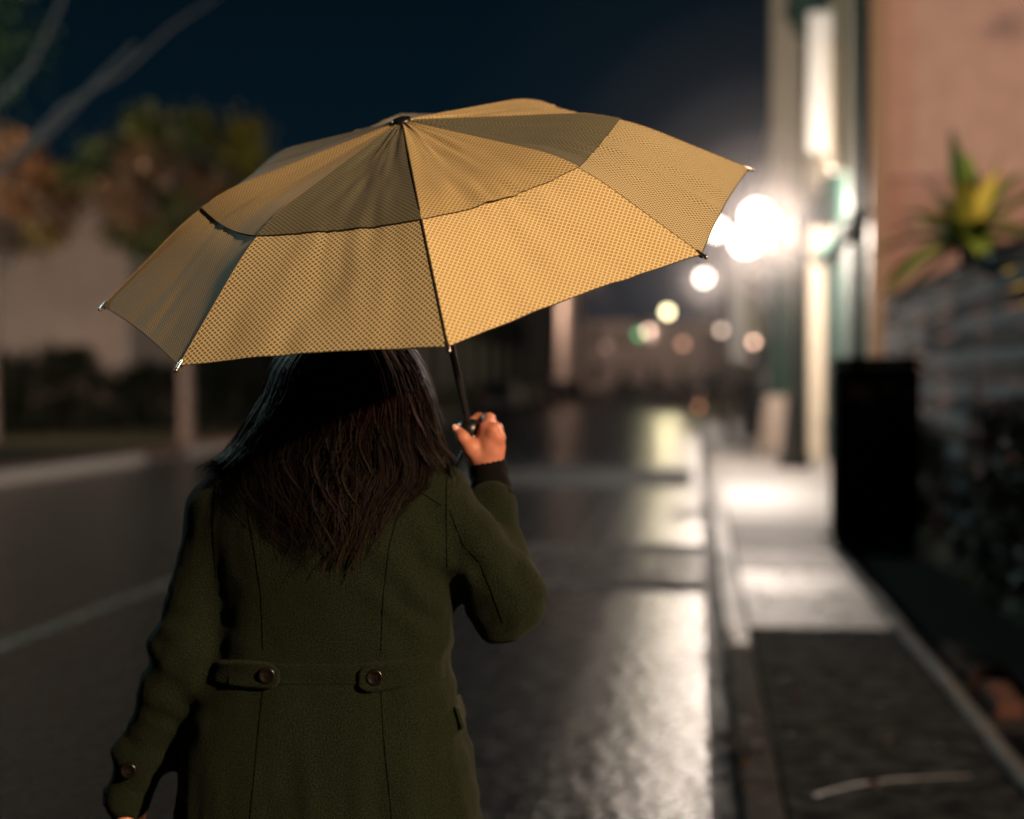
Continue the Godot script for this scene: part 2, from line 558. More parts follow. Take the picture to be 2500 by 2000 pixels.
func make_ground() -> void:
	struct("ground", sheet(-400, 400, -420, 60, -0.03), M.grass)
	struct("road", sheet(-10.2, 0.16, -260, 40, 0.0), M.road)
	# rougher, less shiny strips across the street
	for b in [[-15.9, -14.75, -3.2, 0.05], [-14.35, -13.7, -2.6, 0.05], [-13.35, -12.45, -3.0, 0.05], [-29.5, -24.5, -6.0, -0.1]]:
		var mb := MB.new()
		var top := []
		for i in 25:
			var x: float = lerpf(b[2], b[3], i / 24.0)
			top.append([x, b[0] + 0.06 * sin(i * 1.7) + rng.randf_range(-0.04, 0.04), b[1] + 0.07 * sin(i * 1.1 + 2.0) + rng.randf_range(-0.05, 0.05)])
		for i in 24:
			var p = top[i]
			var q = top[i + 1]
			mb.quad(Vector3(p[0], 0.004, p[2]), Vector3(q[0], 0.004, q[2]), Vector3(q[0], 0.004, q[1]), Vector3(p[0], 0.004, p[1]))
		struct("road_patch", mb, M.road_patch)
	struct("road_line", sheet(-4.05, -3.93, -19.5, -8.6, 0.004), M.paint)
	struct("road_line", sheet(-4.05, -3.93, -38, -28, 0.004), M.paint)
	struct("gutter", sheet(0.045, 0.152, -200, 10, 0.008), M.gutter)
	# right kerb, one stone after another
	var kerb := struct("kerb", _under(0.155, 0.29, -210, 10, 0.05), M.kerb)
	for i in 44:
		var mb := MB.new()
		mb.box(Vector3(0.222, 0.055, 6.0 - i * 1.6), Vector3(0.14, 0.13, 1.585), 0.012)
		obj("kerbstone", mb, M.kerb if 6.0 - i * 1.6 > -9.0 else (M.slab_b if i % 3 else M.slab_mid), kerb)  # near stones darker, carrying on the shade painted into the slabs
	var far := MB.new()
	far.box(Vector3(0.222, 0.055, -135), Vector3(0.14, 0.13, 140), 0.012)
	obj("far_kerb", far, M.kerb, kerb)
	# right pavement, slab after slab
	var side := struct("pavement", _under(0.29, 2.42, -210, 10, 0.08), M.soil)
	var z := 5.0
	var k := 0
	while z > -72.0:
		var len := 1.5
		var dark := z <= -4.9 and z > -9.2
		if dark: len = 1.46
		var x1 := 1.12 if z > -15.2 else 2.36
		var mb := MB.new()
		var turn := Basis(Vector3(rng.randf_range(-1, 1), 0, rng.randf_range(-1, 1)).normalized(), 0.003)
		mb.box(Vector3((0.296 + x1) / 2, 0.075, z - len / 2), Vector3(x1 - 0.296, 0.09, len - 0.014), 0.008, turn)
		obj("slab", mb, M.slab_dark if dark else (M.slab_mid if z < -12.1 and z > -13.6 or z < -16.0 and z > -17.6 else M.slab_dull if z < -12.1 and z > -17.5 else [M.slab, M.slab_b, M.slab][k % 3]), side)  # slab tones change in bands to paint in soft shadows
		z -= len
		k += 1
	var fs := MB.new()
	fs.box(Vector3(1.34, 0.075, -141), Vector3(2.09, 0.09, 138), 0.01)
	obj("far_paving", fs, M.slab_b, side)
	var edge := struct("pavement_edging", _under(1.125, 1.185, -15.1, 5, 0.1), M.soil)
	for i in 22:
		var mb := MB.new()
		mb.box(Vector3(1.16, 0.085, 4.5 - i * 0.92), Vector3(0.07, 0.10 + 0.012 * (i % 3), 0.905), 0.012)
		obj("edging_stone", mb, M.slab_dull, edge)
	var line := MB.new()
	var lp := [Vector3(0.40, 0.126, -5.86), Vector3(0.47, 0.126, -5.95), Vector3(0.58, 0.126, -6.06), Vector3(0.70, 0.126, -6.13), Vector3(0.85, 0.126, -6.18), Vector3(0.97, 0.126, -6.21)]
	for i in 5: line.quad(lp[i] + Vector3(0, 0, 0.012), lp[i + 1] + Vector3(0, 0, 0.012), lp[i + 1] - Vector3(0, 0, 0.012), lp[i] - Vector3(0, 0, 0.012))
	struct("pavement_glint_strip", line, M.slab)  # pale strip painting the light caught along a slab joint
	# leaf litter in the gutter
	var mm := MultiMesh.new()
	mm.transform_format = MultiMesh.TRANSFORM_3D
	mm.use_colors = true
	mm.mesh = leaf_mesh(0.055, 0.032)
	mm.instance_count = 420
	for i in mm.instance_count:
		var zz := -4.0 - pow(rng.randf(), 1.6) * 18.0
		var heap := rng.randf() < 0.4
		if heap: zz = [-7.1, -6.6, -9.4, -19.6, -19.9][rng.randi() % 5] + rng.randfn(0, 0.22)
		var xx := rng.randfn(0.11, 0.035 if not heap else 0.07)
		var b := Basis.from_euler(Vector3(rng.randf_range(-0.6, 0.6), rng.randf() * TAU, rng.randf_range(-0.6, 0.6)))
		if i % 6 == 0:   # some lie on the paving
			xx = rng.randf_range(0.32, 1.1)
			zz = -4.8 - rng.randf() * 9.0
		mm.set_instance_transform(i, Transform3D(b, Vector3(xx, 0.02 + rng.randf() * (0.05 if heap and i % 6 else 0.012) + (0.108 if xx > 0.155 else 0.0), zz)))
		mm.set_instance_color(i, Color(0.05, 0.03, 0.015).lerp(Color(0.015, 0.012, 0.01), rng.randf()))
	var litter := MultiMeshInstance3D.new()
	litter.name = "leaf_litter"
	litter.multimesh = mm
	litter.material_override = M.leaf
	add_child(litter)
	tag(litter, "dark wet fallen leaves gathered along the gutter at the kerb", "leaf litter", "", "stuff")
	# left kerb with its gap, verge and brick path
	var lk := struct("left_kerb", _under(-10.42, -10.22, -220, 20, 0.06), M.left_kerb)
	z = -18.0
	while z > -80.0:
		if not (z < -30.0 and z > -33.0):
			var mb := MB.new()
			mb.box(Vector3(-10.33, 0.07, z - 0.8), Vector3(0.26, 0.18, 1.585), 0.02)
			obj("kerbstone", mb, M.left_kerb, lk)
		z -= 1.6
	struct("verge", _under(-17.0, -11.6, -90, 5, 0.09), M.grass)
	var path := struct("brick_path", _under(-11.6, -10.46, -90, 5, 0.10), M.red_path)
	path.set_meta("label", "reddish brick strip behind the left-hand kerb")

func _under(x0: float, x1: float, z0: float, z1: float, y: float) -> MB:
	var mb := MB.new()
	mb.box(Vector3((x0 + x1) / 2, y - 0.06, (z0 + z1) / 2), Vector3(x1 - x0, 0.12, z1 - z0))
	return mb

func leaf_mesh(l: float, w: float) -> ArrayMesh:
	var mb := MB.new()
	var a := Vector3(0, 0, 0)
	var t := Vector3(0, -l * 0.15, l)
	var m := Vector3(0, l * 0.06, l * 0.5)
	var p := Vector3(w * 0.5, l * 0.1, l * 0.42)
	var q := Vector3(-w * 0.5, l * 0.1, l * 0.42)
	mb.tri3(a, m, p); mb.tri3(m, t, p); mb.tri3(a, q, m); mb.tri3(m, q, t)
	return mb.mesh()

# ---------- buildings ----------
func window(parent: Node3D, ce: Vector3, w: float, h: float, facing: float, frame: Material, pane: Material, proud := 0.06) -> void:
	var b := Basis(Vector3.UP, facing)
	var f := MB.new()
	f.box(ce + b * Vector3(0, h / 2 + 0.05, proud), Vector3(w + 0.2, 0.1, 0.12), 0.01, b)
	f.box(ce + b * Vector3(0, -h / 2 - 0.05, proud + 0.02), Vector3(w + 0.26, 0.1, 0.18), 0.01, b)
	f.box(ce + b * Vector3(-w / 2 - 0.05, 0, proud), Vector3(0.1, h, 0.12), 0.01, b)
	f.box(ce + b * Vector3(w / 2 + 0.05, 0, proud), Vector3(0.1, h, 0.12), 0.01, b)
	f.box(ce + b * Vector3(0, 0, proud - 0.01), Vector3(0.05, h, 0.06), 0.0, b)
	var fo := obj("window", f, frame, parent)
	var g := MB.new()
	g.box(ce + b * Vector3(0, 0, proud - 0.045), Vector3(w, h, 0.03), 0.0, b)
	obj("pane", g, pane, fo)

func make_right_building() -> void:
	var t := thing("corner_building", "green and cream shop building with tall pilasters beside a blank pink end wall", "building", Vector3(2.37, 0, -23))
	var mb := MB.new()
	mb.box(Vector3(6.0, 7.5, -17.2), Vector3(11.9, 15.0, 34.2))
	obj("wall", mb, M.green, t)
	mb = MB.new()
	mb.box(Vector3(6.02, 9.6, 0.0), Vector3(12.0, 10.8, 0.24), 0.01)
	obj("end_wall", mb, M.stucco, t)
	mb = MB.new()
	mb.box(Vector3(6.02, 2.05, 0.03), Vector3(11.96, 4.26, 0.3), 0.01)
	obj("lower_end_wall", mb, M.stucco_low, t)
	# corner board, thin strips, pilasters
	for s in [["corner_board", -0.14, 0.09, -0.06, 0.30, 0.1, 14.8, M.tan], ["dark_strip", -0.25, -0.14, -0.55, -0.25, 3.75, 14.8, M.green_dark],
			["cream_strip", -0.20, 0.02, -2.35, -2.0, 3.6, 14.8, M.cream], ["cream_pilaster", -0.36, 0.02, -3.5, -3.1, 4.7, 14.8, M.cream],
			["cream_pilaster", -0.36, 0.02, -8.9, -8.35, 0.1, 4.3, M.cream], ["dark_strip", -0.10, 0.02, -8.3, -6.8, 0.1, 3.7, M.green_dark],
			["dark_strip", -0.12, 0.02, -4.2, -2.6, 0.1, 3.6, M.green_dark]]:
		mb = MB.new()
		var lo := Vector3(s[1], s[5], s[3])
		var hi := Vector3(s[2], s[6], s[4])
		mb.box((lo + hi) / 2, hi - lo, 0.02)
		obj(s[0], mb, s[7], t)
	mb = MB.new()
	mb.box(Vector3(-0.2, 6.9, -8.2), Vector3(0.42, 2.5, 0.14), 0.02)
	obj("blank_sign_board", mb, M.white_paint, t)
	for y in [5.5, 8.3]:
		mb = MB.new()
		mb.box(Vector3(-0.1, y, -8.2), Vector3(0.32, 0.05, 0.05))
		obj("sign_bracket", mb, M.black_metal, t)
	# tall pier that projects beyond the shopfront
	mb = MB.new()
	mb.box(Vector3(-0.34, 7.6, -17.6), Vector3(0.70, 15.2, 1.2), 0.03)
	obj("projecting_pier", mb, M.cream, t)
	mb = MB.new()
	mb.box(Vector3(-0.35, 2.2, -17.57), Vector3(0.74, 4.2, 1.26), 0.03)
	obj("pier_base", mb, M.green, t)
	mb = MB.new()
	mb.box(Vector3(-0.22, 9.7, -8.0), Vector3(0.48, 0.28, 15.9), 0.03)
	mb.box(Vector3(-0.12, 9.4, -8.0), Vector3(0.26, 0.3, 15.9), 0.03)
	obj("cornice", mb, M.green, t)
	mb = MB.new()
	mb.box(Vector3(-0.16, 3.75, -8.0), Vector3(0.34, 0.2, 15.2), 0.03)
	obj("shop_fascia", mb, M.green, t)
	# shop windows and a door below, sashes above
	for z in [-3.4, -7.4, -10.6, -13.0]:
		window(t, Vector3(0.03, 1.9, z), 1.5, 2.2, -PI / 2, M.green_dark, M.dark_glass)
		window(t, Vector3(0.03, 6.4, z - 0.9), 1.0, 2.0, -PI / 2, M.cream, M.dark_glass)
	mb = MB.new()
	mb.box(Vector3(0.0, 1.15, -15.4), Vector3(0.14, 2.1, 1.0), 0.02)
	var d := obj("door", mb, M.green_dark, t)
	mb = MB.new()
	mb.sphere(Vector3(-0.11, 1.1, -15.05), Vector3(0.035, 0.035, 0.035), 10, 6)
	obj("door_knob", mb, M.zinc, d)
	mb = MB.new()
	mb.box(Vector3(-0.2, 2.76, -9.1), Vector3(0.16, 0.26, 0.16), 0.03)
	mb.box(Vector3(-0.08, 2.86, -9.1), Vector3(0.18, 0.04, 0.04))
	obj("wall_lantern", mb, M.black_metal, t)

func block(called: String, label: String, lo: Vector3, hi: Vector3, wallm: Material, storeys: int, per: int, sides := ["x"], facing_left := true, lit := 0.0, group := "") -> Node3D:
	var t := thing(called, label, "building", Vector3((lo.x + hi.x) / 2, 0, (lo.z + hi.z) / 2), 0.0, group)
	var s := hi - lo
	var mb := MB.new()
	mb.box(Vector3(0, s.y / 2, 0), s)
	obj("wall", mb, wallm, t)
	mb = MB.new()
	mb.box(Vector3(0, s.y + 0.14, 0), Vector3(s.x + 0.4, 0.28, s.z + 0.4), 0.03)
	obj("parapet", mb, wallm, t)
	for side in sides:
		var n := per
		for f in storeys:
			for i in n:
				var y := (f + 0.55) * s.y / storeys
				var u := (i + 0.5) / n - 0.5
				var pane: Material = M.dark_glass
				if lit > 0.0 and rng.randf() < lit: pane = M.lit_pane
				if side == "x": window(t, Vector3((-1 if facing_left else 1) * s.x / 2, y, u * s.z), minf(1.3, s.z / n * 0.5), s.y / storeys * 0.5, -PI / 2 if facing_left else PI / 2, M.white_paint, pane)
				else: window(t, Vector3(u * s.x, y, s.z / 2), minf(1.5, s.x / n * 0.5), s.y / storeys * 0.5, 0.0, M.white_paint, pane)
	return t

func make_far_buildings() -> void:
	M.lit_pane = glow(Color(1.0, 0.55, 0.34), 0.28)
	block("shop_row_building", "pinkish grey row building just beyond the green and cream shop", Vector3(2.75, 0, -96), Vector3(13, 10.5, -58.5), M.pale_wall, 3, 8, ["x"])
	block("brown_house", "lower brown house at the far end of the right-hand pavement", Vector3(2.7, 0, -150), Vector3(12, 8, -98), M.grey_wall, 2, 9, ["x"], true, 0.15)
	block("end_building", "long dim building closing off the far end of the street", Vector3(-34, 0, -236), Vector3(26, 9, -224), M.grey_wall, 2, 16, ["z"], true, 0.12)
	block("dark_left_building", "dark unlit building on the left behind the parked cars", Vector3(-24, 0, -126), Vector3(-12.6, 9, -74), M.dark_wall, 2, 8, ["x"], false)
	block("pale_left_building", "tall pale lamplit building at the far left of the street", Vector3(-22, 0, -172), Vector3(-11.7, 16, -134), M.pale_wall, 4, 5, [], false)
	block("pale_garden_building", "pale grey building wall behind the dark hedge on the left", Vector3(-44, 0, -66), Vector3(-18.8, 8.0, -55), M.pale_wall, 2, 5, [], false)

# ---------- trees, hedges ----------
func crown(parent: Node3D, called: String, spots: Array, spread: float, count: int, leaf: ArrayMesh, cols: Array) -> void:
	var mm := MultiMesh.new()
	mm.transform_format = MultiMesh.TRANSFORM_3D
	mm.use_colors = true
	mm.mesh = leaf
	mm.instance_count = count
	for i in count:
		var s: Vector3 = spots[rng.randi() % spots.size()]
		var d := Vector3(rng.randfn(), rng.randfn() * 0.75, rng.randfn()) * spread
		var b := Basis.from_euler(Vector3(rng.randf_range(-1.2, 1.2), rng.randf() * TAU, rng.randf_range(-1, 1))).scaled(Vector3.ONE * rng.randf_range(0.7, 1.3))
		mm.set_instance_transform(i, Transform3D(b, s + d))
		var c: Color = cols[rng.randi() % cols.size()]
		mm.set_instance_color(i, c * rng.randf_range(0.7, 1.25))
	var o := MultiMeshInstance3D.new()
	o.name = called
	o.multimesh = mm
	o.material_override = M.leaf
	o.set_meta("kind", "stuff")
	parent.add_child(o, true)

func branch(mb: MB, spots: Array, p: Vector3, dir: Vector3, len: float, r: float, depth: int) -> void:
	var pts := [p]
	var rad := [r]
	var d := dir
	for i in 4:
		d = (d + Vector3(rng.randf_range(-0.2, 0.2), rng.randf_range(-0.05, 0.15), rng.randf_range(-0.2, 0.2))).normalized()
		pts.append(pts[-1] + d * len / 4)
		rad.append(lerpf(r, r * 0.5, (i + 1) / 4.0))
	mb.tube(pts, rad, 7)
	if depth == 0:
		spots.append(pts[-1]); spots.append(pts[2])
		return
	for k in 3:
		var nd := (d + Vector3(rng.randf_range(-0.9, 0.9), rng.randf_range(-0.2, 0.5), rng.randf_range(-0.9, 0.9))).normalized()
		branch(mb, spots, pts[-1 if k < 2 else 3], nd, len * rng.randf_range(0.6, 0.8), r * 0.52, depth - 1)

func shrub(called: String, label: String, ce: Vector3, size: Vector3, count: int, cols: Array, group := "", category := "shrub", big := 1.0) -> void:
	var t := thing(called, label, category, Vector3(ce.x, 0, ce.z), 0.0, group)
	var mb := MB.new()
	for i in 9:
		var e := Vector3(rng.randf_range(-0.4, 0.4) * size.x, size.y * rng.randf_range(0.5, 0.85), rng.randf_range(-0.4, 0.4) * size.z)
		mb.tube([Vector3(e.x * 0.3, 0.02, e.z * 0.3), e * Vector3(0.7, 0.5, 0.7), e], [0.02, 0.015, 0.008], 6)
	obj("stem", mb, M.bark, t)
	var spots := []
	for i in 60:
		var a := rng.randf() * TAU
		var h := rng.randf()
		var rr := sqrt(rng.randf()) * (1.0 - 0.35 * h * h)
		spots.append(Vector3(cos(a) * rr * size.x * 0.48, size.y * (0.06 + 0.86 * h) , sin(a) * rr * size.z * 0.48))
	crown(t, "foliage", spots, 0.09 * big, count, leaf_mesh(0.11 * big, 0.06 * big), cols)

func clump_tree(called: String, label: String, at: Vector3, fork: float, ce: Vector3, size: Vector3, clumps: int, each: int, cols: Array) -> void:
	var t := thing(called, label, "tree", at)
	var mb := MB.new()
	mb.tube([Vector3(0, 0, 0), Vector3(0.02, 0.25, 0), Vector3(0, fork * 0.45, 0), Vector3(0.03, fork + 0.2, 0)], [0.25, 0.17, 0.15, 0.13], 12)
	var mm := MultiMesh.new()
	mm.transform_format = MultiMesh.TRANSFORM_3D
	mm.use_colors = true
	mm.mesh = leaf_mesh(0.20, 0.12)
	mm.instance_count = clumps * each
	var k := 0
	for i in clumps:
		var a := i * 2.399
		var v := 1.0 - 2.0 * (i + 0.5) / clumps
		var rr := rng.randf_range(0.55, 1.0)
		var c := ce + Vector3(cos(a) * sqrt(1.0 - v * v), v, sin(a) * sqrt(1.0 - v * v)) * size * rr
		mb.tube([Vector3(0.03, fork, 0), ce.lerp(c, 0.35) - Vector3(0, 0.35 * size.y, 0), c], [0.055, 0.03, 0.010], 6)
		var tone: Color = cols[rng.randi() % cols.size()]
		for q in each:
			var d := Vector3(rng.randfn(), rng.randfn() * 0.8, rng.randfn()) * rng.randf_range(0.20, 0.30)
			var b := Basis.from_euler(Vector3(rng.randf_range(-1.2, 1.2), rng.randf() * TAU, rng.randf_range(-1, 1))).scaled(Vector3.ONE * rng.randf_range(0.7, 1.3))
			mm.set_instance_transform(k, Transform3D(b, c + d))
			mm.set_instance_color(k, tone * rng.randf_range(0.65, 1.3))
			k += 1
	obj("trunk", mb, M.bark, t)
	var o := MultiMeshInstance3D.new()
	o.name = "crown"
	o.multimesh = mm
	o.material_override = M.leaf
	o.set_meta("kind", "stuff")
	t.add_child(o, true)

func make_left_side() -> void:
	# street tree by the left kerb
	var yl := [Color(0.11, 0.11, 0.016), Color(0.05, 0.07, 0.012), Color(0.03, 0.05, 0.012), Color(0.14, 0.085, 0.045), Color(0.025, 0.045, 0.012), Color(0.15, 0.14, 0.016)]
	clump_tree("street_tree", "street tree with a pale straight trunk and rounded yellow-green crown on the left verge", Vector3(-12.1, 0, -39.5), 3.9, Vector3(-0.1, 6.1, 0), Vector3(2.7, 2.0, 2.4), 46, 190, yl)
	clump_tree("orange_lit_tree", "small tree at the left edge, its leaves coloured orange as if lamplit", Vector3(-16.5, 0, -38.5), 3.8, Vector3(0.2, 5.9, 0), Vector3(1.7, 1.35, 1.7), 24, 170, [Color(0.20, 0.10, 0.04), Color(0.15, 0.09, 0.05), Color(0.06, 0.05, 0.025), Color(0.17, 0.13, 0.025)])  # orange lamplight is put into the leaf colours
	var t: Node3D
	var mb: MB
	var spots: Array
	# a big tree nearer by, its long pale limbs crossing the top left corner
	t = thing("spreading_tree", "large tree with long pale slanting limbs reaching across the top left corner", "tree", Vector3(-12.9, 0, -25.5))
	mb = MB.new()
	mb.tube([Vector3(0, 0, 0), Vector3(0.1, 2.0, 0), Vector3(0.3, 3.6, 0)], [0.34, 0.26, 0.23], 12)
	spots = []
	var limbs := [[Vector3(0.3, 3.5, 0), Vector3(2.2, 5.0, -0.3), Vector3(3.9, 6.35, -0.5), Vector3(5.4, 7.6, -0.8)], [Vector3(0.3, 3.6, 0), Vector3(2.0, 5.6, 0.3), Vector3(3.3, 7.2, 0.5), Vector3(4.0, 8.6, 0.6)],
			[Vector3(0.3, 3.6, 0), Vector3(-1.2, 5.6, 0.3), Vector3(-2.0, 7.5, 0.6)], [Vector3(0.3, 3.6, 0), Vector3(0.6, 6, -0.9), Vector3(1.2, 8.4, -1.5)], [Vector3(2.2, 5.0, -0.3), Vector3(3.3, 5.6, 0.2), Vector3(4.6, 6.5, 0.9)]]
	for l in limbs:
		var bent := [l[0]]
		for q in range(1, l.size()):
			bent.append(l[q - 1].lerp(l[q], 0.5) + Vector3(rng.randf_range(-0.16, 0.16), rng.randf_range(-0.16, 0.16), rng.randf_range(-0.2, 0.2)))
			bent.append(l[q])
		mb.tube(bent, [0.075, 0.060, 0.048, 0.038, 0.028, 0.020, 0.012].slice(0, bent.size()), 8)
		for q in range(1, l.size()):
			if l[q].x < 2.7 or q == l.size() - 1 and l[q].y > 8.0:
				var some := []
				branch(mb, some, l[q], Vector3(rng.randf_range(-0.6, 0.6), 0.8, rng.randf_range(-0.6, 0.6)).normalized(), 1.2, 0.035, 1)
				spots.append_array(some)
	obj("trunk", mb, M.grey_bark, t)
	crown(t, "crown", spots, 0.45, 3400, leaf_mesh(0.15, 0.08), [Color(0.03, 0.07, 0.015), Color(0.05, 0.09, 0.02), Color(0.02, 0.05, 0.012)])
	# clipped hedge under the pale wall, bush by bush
	var dark := [Color(0.008, 0.014, 0.007), Color(0.014, 0.019, 0.008), Color(0.006, 0.011, 0.006)]
	var ls := ["leftmost dark bush of the hedge under the pale wall", "second dark bush of the hedge, left of the trunk", "dark hedge bush directly left of the pale trunk", "dark hedge bush behind the pale trunk", "dark hedge bush between the trunk and the woman", "rightmost hedge bush, hidden behind the woman"]
	for i in 6:
		shrub("hedge_bush", ls[i], Vector3(-20.0 + i * 1.9, 0, -47.5 - i * 0.8), Vector3(2.5, 2.35 + 0.25 * sin(i * 2.3), 1.8), 4200, dark, "bushes of the hedge on the left", "bush", 1.9)
	# storm drain at the gap in the kerb
	t = thing("storm_drain", "dark storm drain opening in the gap of the left kerb", "drain", Vector3(-10.35, 0, -31.9))
	mb = MB.new()
	mb.box(Vector3(0, 0.015, 0), Vector3(0.36, 0.03, 2.9), 0.005)
	obj("sill", mb, M.gutter, t)
	for i in 7:
		mb = MB.new()
		mb.box(Vector3(0.12, 0.09, -1.2 + i * 0.4), Vector3(0.03, 0.12, 0.04), 0.005)
		obj("bar", mb, M.black_metal, t)

# ---------- lamps ----------
const WARM := Color(1.0, 0.70, 0.42)
const PALE := Color(1.0, 0.84, 0.72)
func arm_lamp(label: String, at: Vector3, reach: float, high: float, e: float, tone: Color, shine := 10.0, group := "street lamps of the right-hand row") -> Node3D:
	var t := thing("street_lamp", label, "street lamp", at, 0.0, group)
	var mb := MB.new()
	mb.lathe([Vector2(0.001, 0.0), Vector2(0.17, 0.0), Vector2(0.17, 0.08), Vector2(0.11, 0.14), Vector2(0.10, 0.75), Vector2(0.075, 0.85), Vector2(0.05, high - 0.2), Vector2(0.045, high + 0.32), Vector2(0.001, high + 0.36)], 14)
	obj("pole", mb, M.iron, t)
	mb = MB.new()
	mb.tube([Vector3(0, high + 0.25, 0), Vector3(-reach * 0.5, high + 0.42, 0), Vector3(-reach, high + 0.36, 0)], [0.03, 0.025, 0.025], 8)
	mb.lathe([Vector2(0.001, 0.18), Vector2(0.05, 0.16), Vector2(0.20, 0.02), Vector2(0.21, -0.02), Vector2(0.001, -0.02)], 14, Transform3D(Basis(), Vector3(-reach, high + 0.2, 0)))
	obj("arm", mb, M.iron, t)
	mb = MB.new()
	mb.sphere(Vector3(-reach, high, 0), Vector3(0.21, 0.21, 0.21), 16, 10)
	obj("lamp_globe", mb, glow(tone, shine), t)
	omni(t, Vector3(-reach, high, 0), tone, e, 0.2)
	return t

func make_lamps() -> void:
	# the ornamental post with several globes before the shop
	var t := thing("globe_lamp_post", "ornamental iron lamp post with clustered glowing globes before the green shop", "street lamp", Vector3(1.56, 0.12, -28.0))
	var mb := MB.new()
	mb.lathe([Vector2(0.001, 0), Vector2(0.27, 0.0), Vector2(0.27, 0.12), Vector2(0.22, 0.2), Vector2(0.15, 0.95), Vector2(0.11, 1.15), Vector2(0.12, 1.2), Vector2(0.06, 1.3), Vector2(0.05, 3.75), Vector2(0.08, 3.8), Vector2(0.03, 4.05), Vector2(0.001, 4.1)], 16)
	obj("pole", mb, M.iron, t)
	var spots := [Vector3(-0.62, 4.08, 0.0), Vector3(-0.80, 3.66, 0.2),  Vector3(-0.45, 4.0, -0.7)]
	for s in spots:
		mb = MB.new()
		mb.tube([Vector3(0, 3.55, 0), Vector3(s.x * 0.6, 3.45 + 0.1 * absf(s.x), s.z * 0.6), Vector3(s.x, s.y - 0.22, s.z)], [0.025, 0.022, 0.03], 8)
		obj("arm", mb, M.iron, t)
		mb = MB.new()
		mb.sphere(s, Vector3(0.22, 0.22, 0.22), 16, 10)
		obj("lamp_globe", mb, M.globe, t)
		omni(t, s, PALE, 21.0, 0.2)
	arm_lamp("second lit street lamp on the right, with a banner on its pole", Vector3(0.72, 0.1, -42), 0.75, 5.05, 26.0, PALE).rotation.y = 1.2
	t = thing("pole_banner", "long blank cream banner hung on the second lamp pole", "banner", Vector3(0.72, 0.1, -42))
	mb = MB.new()
	mb.box(Vector3(0.22, 3.25, 0.0), Vector3(0.36, 2.7, 0.02), 0.004)
	obj("cloth", mb, M.white_paint, t)
	mb = MB.new()
	mb.box(Vector3(0.21, 4.62, 0), Vector3(0.46, 0.03, 0.03))
	mb.box(Vector3(0.21, 1.88, 0), Vector3(0.46, 0.03, 0.03))
	obj("rod", mb, M.black_metal, t)
	arm_lamp("third lit street lamp along the right-hand kerb, below the umbrella tip", Vector3(0.62, 0.1, -60), 0.42, 5.0, 18.0, PALE)
	arm_lamp("fourth and farthest lit street lamp, on a long arm over the road", Vector3(0.5, 0.1, -90), 2.1, 5.0, 16.0, Color(1.0, 0.86, 0.5))
	# unseen lamps that light the umbrella, end wall, trees and fence
	arm_lamp("street lamp behind the camera whose light falls on the umbrella", Vector3(9.0, 0.1, 4.4), 0.9, 5.4, 235.0, Color(1.0, 0.66, 0.41))
	var g := arm_lamp("unseen garden lamp behind the slatted fence, added to light the pink end wall", Vector3(6.2, 0, -11.5), 0.5, 5.6, 54.0, Color(1.0, 0.60, 0.42), 10.0, "")  # unseen lamp added to brighten the end wall
	g.set_meta("category", "added lamp")
	t = thing("floodlight", "unseen floodlight out to the left, hooded to light only the pale wall and trees", "floodlight", Vector3(-19.5, 0, -33.0))
	mb = MB.new()
	mb.lathe([Vector2(0.001, 0), Vector2(0.16, 0), Vector2(0.08, 0.4), Vector2(0.05, 6.6), Vector2(0.001, 6.62)], 10)
	obj("mast", mb, M.black_metal, t)
	var aim := Vector3(6.8, -2.6, -12.0).normalized()  # hood and aim shaped to keep its light off the road
	var fb := Basis.looking_at(aim, Vector3.UP)
	mb = MB.new()
	mb.lathe([Vector2(0.001, 0.16), Vector2(0.14, 0.15), Vector2(0.24, -0.02), Vector2(0.235, -0.02), Vector2(0.13, 0.13), Vector2(0.001, 0.13)], 16, Transform3D(fb * Basis(Vector3.RIGHT, PI / 2), Vector3(0, 6.8, 0)))
	obj("hood", mb, M.black_metal, t)
	mb = MB.new()
	mb.sphere(Vector3(0, 6.8, 0), Vector3.ONE * 0.10, 14, 9)
	obj("lamp_globe", mb, glow(Color(1.0, 0.70, 0.50), 10.0), t)
	var sp := SpotLight3D.new()
	sp.name = "lamp_light"
	sp.light_color = Color(1.0, 0.70, 0.50).linear_to_srgb()
	sp.light_energy = 120.0
	sp.light_size = 0.1
	sp.spot_range = 200.0
	sp.spot_attenuation = 2.0
	sp.spot_angle = 52.0
	sp.spot_angle_attenuation = 0.6
	sp.shadow_enabled = true
	sp.transform = Transform3D(fb, Vector3(0, 6.8, 0) + aim * 0.06)
	t.add_child(sp, true)
	arm_lamp("cool white street lamp across the road to the left of the camera", Vector3(-13.0, 0, -16.0), -1.0, 6.6, 50.0, Color(0.62, 0.92, 0.88), 10.0, "")
	# small far lights
	far_light("wall_lamp", "small bright wall lamp below the third street lamp", Vector3(1.6, 0, -120), 5.0, 0.22, Color(1, 0.72, 0.55), 4.0)
	far_light("bollard_lamp", "small pinkish lamp left of the green shop corner, upper right", Vector3(3.0 - 0.5, 0, -78), 3.25, 0.13, Color(1, 0.6, 0.42), 8.0)
	far_light("bollard_lamp", "dim round lamp just above the tall dark planter", Vector3(1.95, 0, -66), 2.35, 0.11, Color(1, 0.7, 0.6), 4.0)
	far_light("wall_lamp", "dim orange lamp over the far road below the fourth lamp", Vector3(-1.4, 0, -160), 4.9, 0.32, Color(1, 0.45, 0.28), 1.8)
	far_light("wall_lamp", "faint pink lamp far off right of the pale column", Vector3(-9.6, 0, -180), 5.0, 0.38, Color(1, 0.55, 0.45), 0.6)
	added_flood("added floodlight by the pale building at the far left, hidden from the camera", Vector3(-9.0, 0, -146), 10.2, 150.0)
	added_flood("added floodlight brightening the building that closes the street, hood towards the camera", Vector3(-7.0, 0, -208), 8.5, 120.0)
